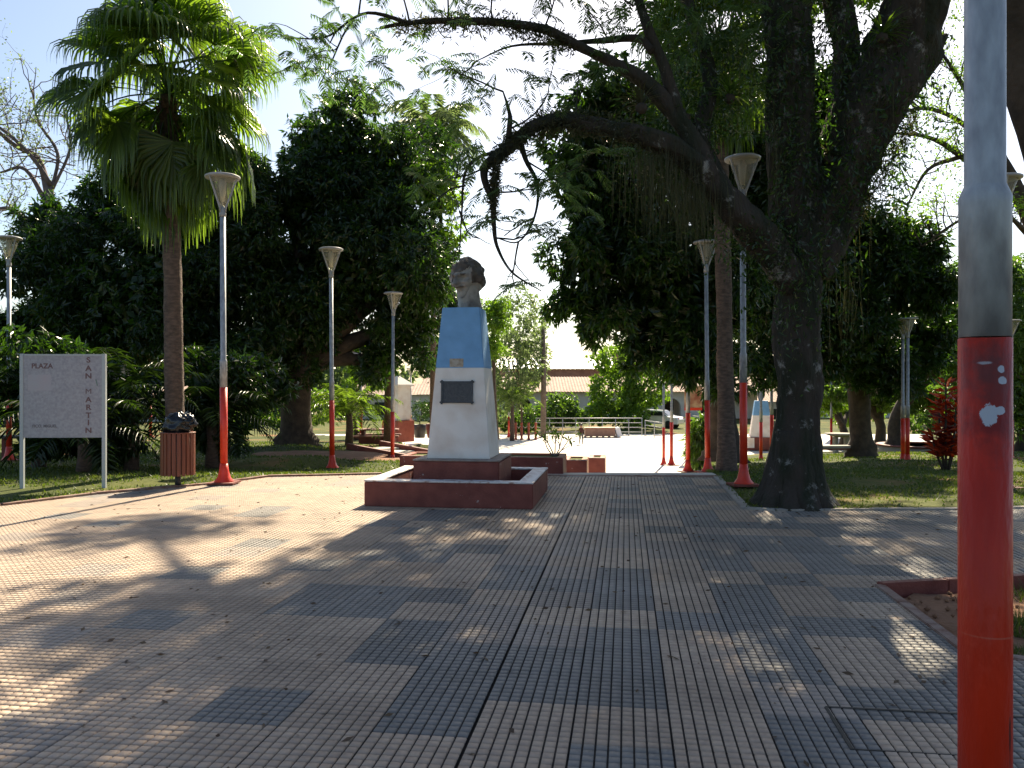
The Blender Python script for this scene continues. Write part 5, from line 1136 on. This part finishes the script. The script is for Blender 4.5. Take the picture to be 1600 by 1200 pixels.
# mossy fuzz on limbs and hanging strands
def strands(name, spots, m, parent, L0, L1, wd=.006):
    V_, F_ = [], []
    for (px, py, d, sx, sy, n_) in spots:
        for k in range(n_):
            p = np.array(Q(px + random.gauss(0, sx), py + random.gauss(0, sy), d + random.gauss(0, .15))); L = random.uniform(L0, L1); a_ = random.uniform(0, 6.28); s = np.array([math.cos(a_), math.sin(a_), 0]) * wd; q1 = p + [random.gauss(0, .03), random.gauss(0, .03), -L * .5]; q2 = q1 + [random.gauss(0, .03), 0, -L * .5]
            b = len(V_); V_ += [p - s, p + s, q1 + s, q1 - s, q2]; F_ += [(b, b + 1, b + 2), (b, b + 2, b + 3), (b + 3, b + 2, b + 4)]
    return mesh_np(name, np.array(V_), np.array(F_), m, parent)
tag(strands('hanging_roots', [(1030, 240, 9.7, 34, 12, 260), (1085, 280, 9.9, 26, 16, 260), (1215, 200, 10.6, 8, 30, 60), (1320, 420, 10.9, 14, 30, 40), (1345, 250, 10.8, 12, 30, 40), (1160, 60, 10.5, 30, 40, 50), (1385, 90, 10.5, 20, 50, 60)], L_moss, gt, .25, 1.15, .0028), kind='stuff')
fz = []
for (x0, y0, d0), (x1, y1, d1) in zip([(1100, 275, 9.9), (1000, 212, 9.6), (940, 198, 9.5), (880, 187, 9.4), (835, 197, 9.3), (775, 246, 9.2), (900, 70, 9.5), (780, 35, 9.3), (1290, 340, 10.9), (1370, 160, 10.7), (1430, 180, 10.6)], [(1000, 212, 9.6), (940, 198, 9.5), (880, 187, 9.4), (835, 197, 9.3), (775, 246, 9.2), (770, 330, 9.2), (780, 35, 9.3), (620, 40, 9.2), (1370, 160, 10.7), (1430, 20, 10.5), (1340, 340, 10.7)]):
    for k in range(900): t_ = random.random(); fz.append(Q(x0 + (x1 - x0) * t_ + random.gauss(0, 2), y0 + (y1 - y0) * t_ + random.gauss(0, 9), d0 + (d1 - d0) * t_ + random.gauss(0, .05)))
fz = np.array(fz); v, f = leaf_arrays(fz, rng.normal(0, 1, (len(fz), 3)) + [0, 0, -.2], rng.uniform(.03, .13, len(fz)), np.full(len(fz), .016)); mesh_np('moss_tufts', v, f, L_moss, gt)
# leafy epiphytes hugging the trunk
ep = []
for px, py, sx, sy, n_ in ((1250, 420, 42, 60, 300), (1330, 260, 40, 60, 420), (1390, 130, 44, 60, 520), (1240, 200, 34, 90, 380), (1150, 300, 40, 30, 260), (1100, 240, 50, 40, 420), (1060, 190, 46, 50, 620), (1140, 90, 60, 60, 700), (1040, 250, 40, 16, 300), (1180, 370, 30, 24, 300), (1270, 60, 60, 40, 260), (1400, 300, 14, 30, 60)):
    for k in range(n_ * 4): ep.append(Q(px + random.gauss(0, sx), py + random.gauss(0, sy), 10.55 + random.gauss(0, .3)))
ep = [e_ for e_ in ep if not (lambda sx_, sy_: 1120 < sx_ < 1205 and 215 < sy_ < 335)(CX + F * (e_[0] + g0.x) / (e_[1] + g0.y), HY - F * (e_[2] - EYE) / (e_[1] + g0.y))]
ep = np.array(ep); v, f = leaf_arrays(ep, rng.normal(0, 1, (len(ep), 3)) + [0, 0, -.8], rng.uniform(.04, .12, len(ep)), rng.uniform(.015, .035, len(ep))); mesh_np('climbing_leaves', v, f, L_mango, gt)
# bromeliads and staghorn rosettes perched on the limbs
for i_, (px, py, d, R_, n_, lab) in enumerate(((1002, 165, 9.5, .36, 46, 'large pale spiky bromeliad perched at the start of the arching limb'), (1378, 55, 10.2, .42, 44, 'long leaved bromeliad in the fork of the thick right stem'), (1070, 180, 9.8, .25, 26, 'small bromeliad between the left limbs'), (1140, 150, 10.2, .4, 40, 'dark bromeliad clump left of the main stem'), (1295, 245, 10.6, .28, 26, 'small pale bromeliad at the crotch of the giant trunk'))):
    p = W(px, py, d); r = empty('bromeliad', (p.x, p.y, p.z), label=lab, cat='plant', group='bromeliads on the giant tree'); V_, F_ = [], []
    for k in range(n_):
        a_ = random.uniform(0, 6.28); e = random.uniform(.1, 1.4); h = np.array([math.cos(a_), math.sin(a_), 0]); s = np.array([-h[1], h[0], 0]); q = np.zeros(3); b = len(V_)
        for j in range(5): w_ = .016 * (1 - j / 4.3); V_ += [q - s * w_, q + s * w_]; q = q + (h * math.cos(e) + np.array([0, 0, math.sin(e)])) * R_ / 4 * random.uniform(.9, 1.1); e -= .28
        for j in range(4): F_.append((b + 2 * j, b + 2 * j + 1, b + 2 * j + 3, b + 2 * j + 2))
    mesh_np('leaves', np.array(V_), np.array(F_), L_moss if i_ in (0, 4) else L_palm, r)
    blobmesh('root_ball', (0, 0, -.03), (.07, .07, .06), .3, 3, M_bark2, r, 1, 10, 8)

# ------------------------------------------------------------------ spreading tree top right, dark limb, bare tree top left
random.seed(21)
q0 = W(1660, 640, 24); s2 = empty('spreading_tree', (q0.x, q0.y, gz(q0.x, q0.y)), label='wide spreading tree with layered dark branches behind the near post at upper right', cat='tree'); zz0 = gz(q0.x, q0.y)
def Q2(px, py, d): p = W(px, py, d); return Vector((p.x - q0.x, p.y - q0.y, p.z - zz0))
mb = MB(); tips = []
def lim(pts, r0_, r1_): 
    pp = catmull([Q2(*q) for q in pts], 5); n_ = len(pp); mb.tube(pp, [r0_ + (r1_ - r0_) * i / (n_ - 1) for i in range(n_)], 8, rough=.15); return pp
lim([(1660, 700, 24), (1655, 500, 24), (1625, 380, 24), (1590, 300, 24), (1560, 240, 24)], .34, .16)
for pts, r0_ in (([(1600, 320, 24), (1530, 265, 23.5), (1460, 218, 23), (1392, 207, 22.5)], .14), ([(1565, 250, 24), (1500, 190, 23.5), (1450, 170, 23), (1405, 175, 22.6)], .10), ([(1560, 240, 24), (1530, 180, 24), (1490, 110, 24), (1440, 40, 24)], .12), ([(1500, 245, 23.4), (1450, 265, 23), (1418, 320, 23)], .07), ([(1590, 300, 24), (1560, 310, 23.5), (1490, 350, 23), (1440, 385, 23)], .07), ([(1620, 380, 24), (1590, 350, 23), (1570, 330, 22.5)], .1), ([(1600, 330, 24), (1620, 200, 24), (1600, 100, 24), (1550, 20, 24)], .14), ([(1590, 180, 24), (1560, 150, 23), (1500, 130, 22.5)], .08)):
    pp = lim(pts, r0_, .025)
    for k in range(4, len(pp), 1): tips += limbs(mb, pp[k], (random.uniform(-1, .3), random.uniform(-.6, .6), random.uniform(-.1, .9)), random.uniform(.5, 1.2), .022, 2, bend=.3, n=2, sides=4)
mb.build('trunk', M_bark2, s2)
P = np.repeat(np.array([t_[0] for t_ in tips]), 9, 0); P = P + rng.normal(0, .12, P.shape); v, f = leaf_arrays(P, rng.normal(0, 1, P.shape), rng.uniform(.07, .15, len(P)), rng.uniform(.03, .06, len(P))); mesh_np('crown', v, f, L_bright, s2)
dk = empty('leaning_tree', (2.9 + 2.2, 6.6, 0), label='very dark leaning tree limb cut by the upper right corner beside the near post', cat='tree')
def Q3(px, py, d): p = W(px, py, d); return (p.x - 5.1, p.y - 6.6, p.z)
mb = MB(); pp = catmull([(0.2, .4, -.1), (.15, .3, 1.2), Q3(1700, 400, 6.6), Q3(1640, 230, 6.4), Q3(1600, 60, 6.2), Q3(1585, -60, 6), Q3(1540, -300, 5.8)], 6); mb.tube(pp, [.26 - .003 * i for i in range(len(pp))], 18, rough=.2)
for k in (30, 33, 36): limbs(mb, pp[min(k, len(pp) - 1)], (random.uniform(-.6, .6), random.uniform(-.5, .5), .8), 1.8, .08, 1)
mb.build('trunk', M_bark2, dk)
crown([((-.4, -1.0, 8.6), (1.8, 1.6, .8))], 'crown', L_mid, dk, L=.2, Wd=.07, dens=12, k=6, core=False, amp=.5)
random.seed(41); q1 = W(60, 700, 30); bt = empty('bare_tree', (q1.x, q1.y, gz(q1.x, q1.y)), label='nearly leafless pale branched tree against blue sky at upper left', cat='tree'); zz1 = gz(q1.x, q1.y); mb = MB(); tips = []
def Q4(px, py, d): p = W(px, py, d); return Vector((p.x - q1.x, p.y - q1.y, p.z - zz1))
for pts, r0_ in (([(75, 700, 30), (80, 520, 30), (85, 380, 30), (80, 290, 30)], .28), ([(80, 320, 30), (60, 250, 30), (20, 225, 29.5), (-30, 180, 29)], .15), ([(80, 290, 30), (50, 245, 29.5), (0, 200, 29), (-40, 190, 29)], .09), ([(80, 300, 30), (90, 240, 30), (60, 190, 30), (50, 140, 30)], .07), ([(80, 330, 30), (40, 265, 30), (0, 270, 30)], .1), ([(80, 400, 30), (45, 350, 30), (10, 325, 30), (-30, 345, 30)], .12), ([(80, 300, 30), (110, 230, 30), (100, 170, 30)], .06)):
    pp = catmull([Q4(*q) for q in pts], 5); mb.tube(pp, [r0_ + (.02 - r0_) * i / (len(pp) - 1) * .8 for i in range(len(pp))], 7, rough=.15)
    if r0_ < .2:
        for k in range(3, len(pp)): tips += limbs(mb, pp[k], (random.uniform(-1, 1), random.uniform(-.5, .5), random.uniform(-.3, 1)), random.uniform(.7, 1.6), .024, 2, bend=.45, n=2, sides=4)
mb.build('trunk', M_bareb, bt)
P = np.repeat(np.array([t_[0] for t_ in tips]), 5, 0); P = P + rng.normal(0, .12, P.shape); v, f = leaf_arrays(P, rng.normal(0, 1, P.shape), rng.uniform(.07, .14, len(P)), rng.uniform(.04, .07, len(P))); mesh_np('crown', v, f, L_far, bt)
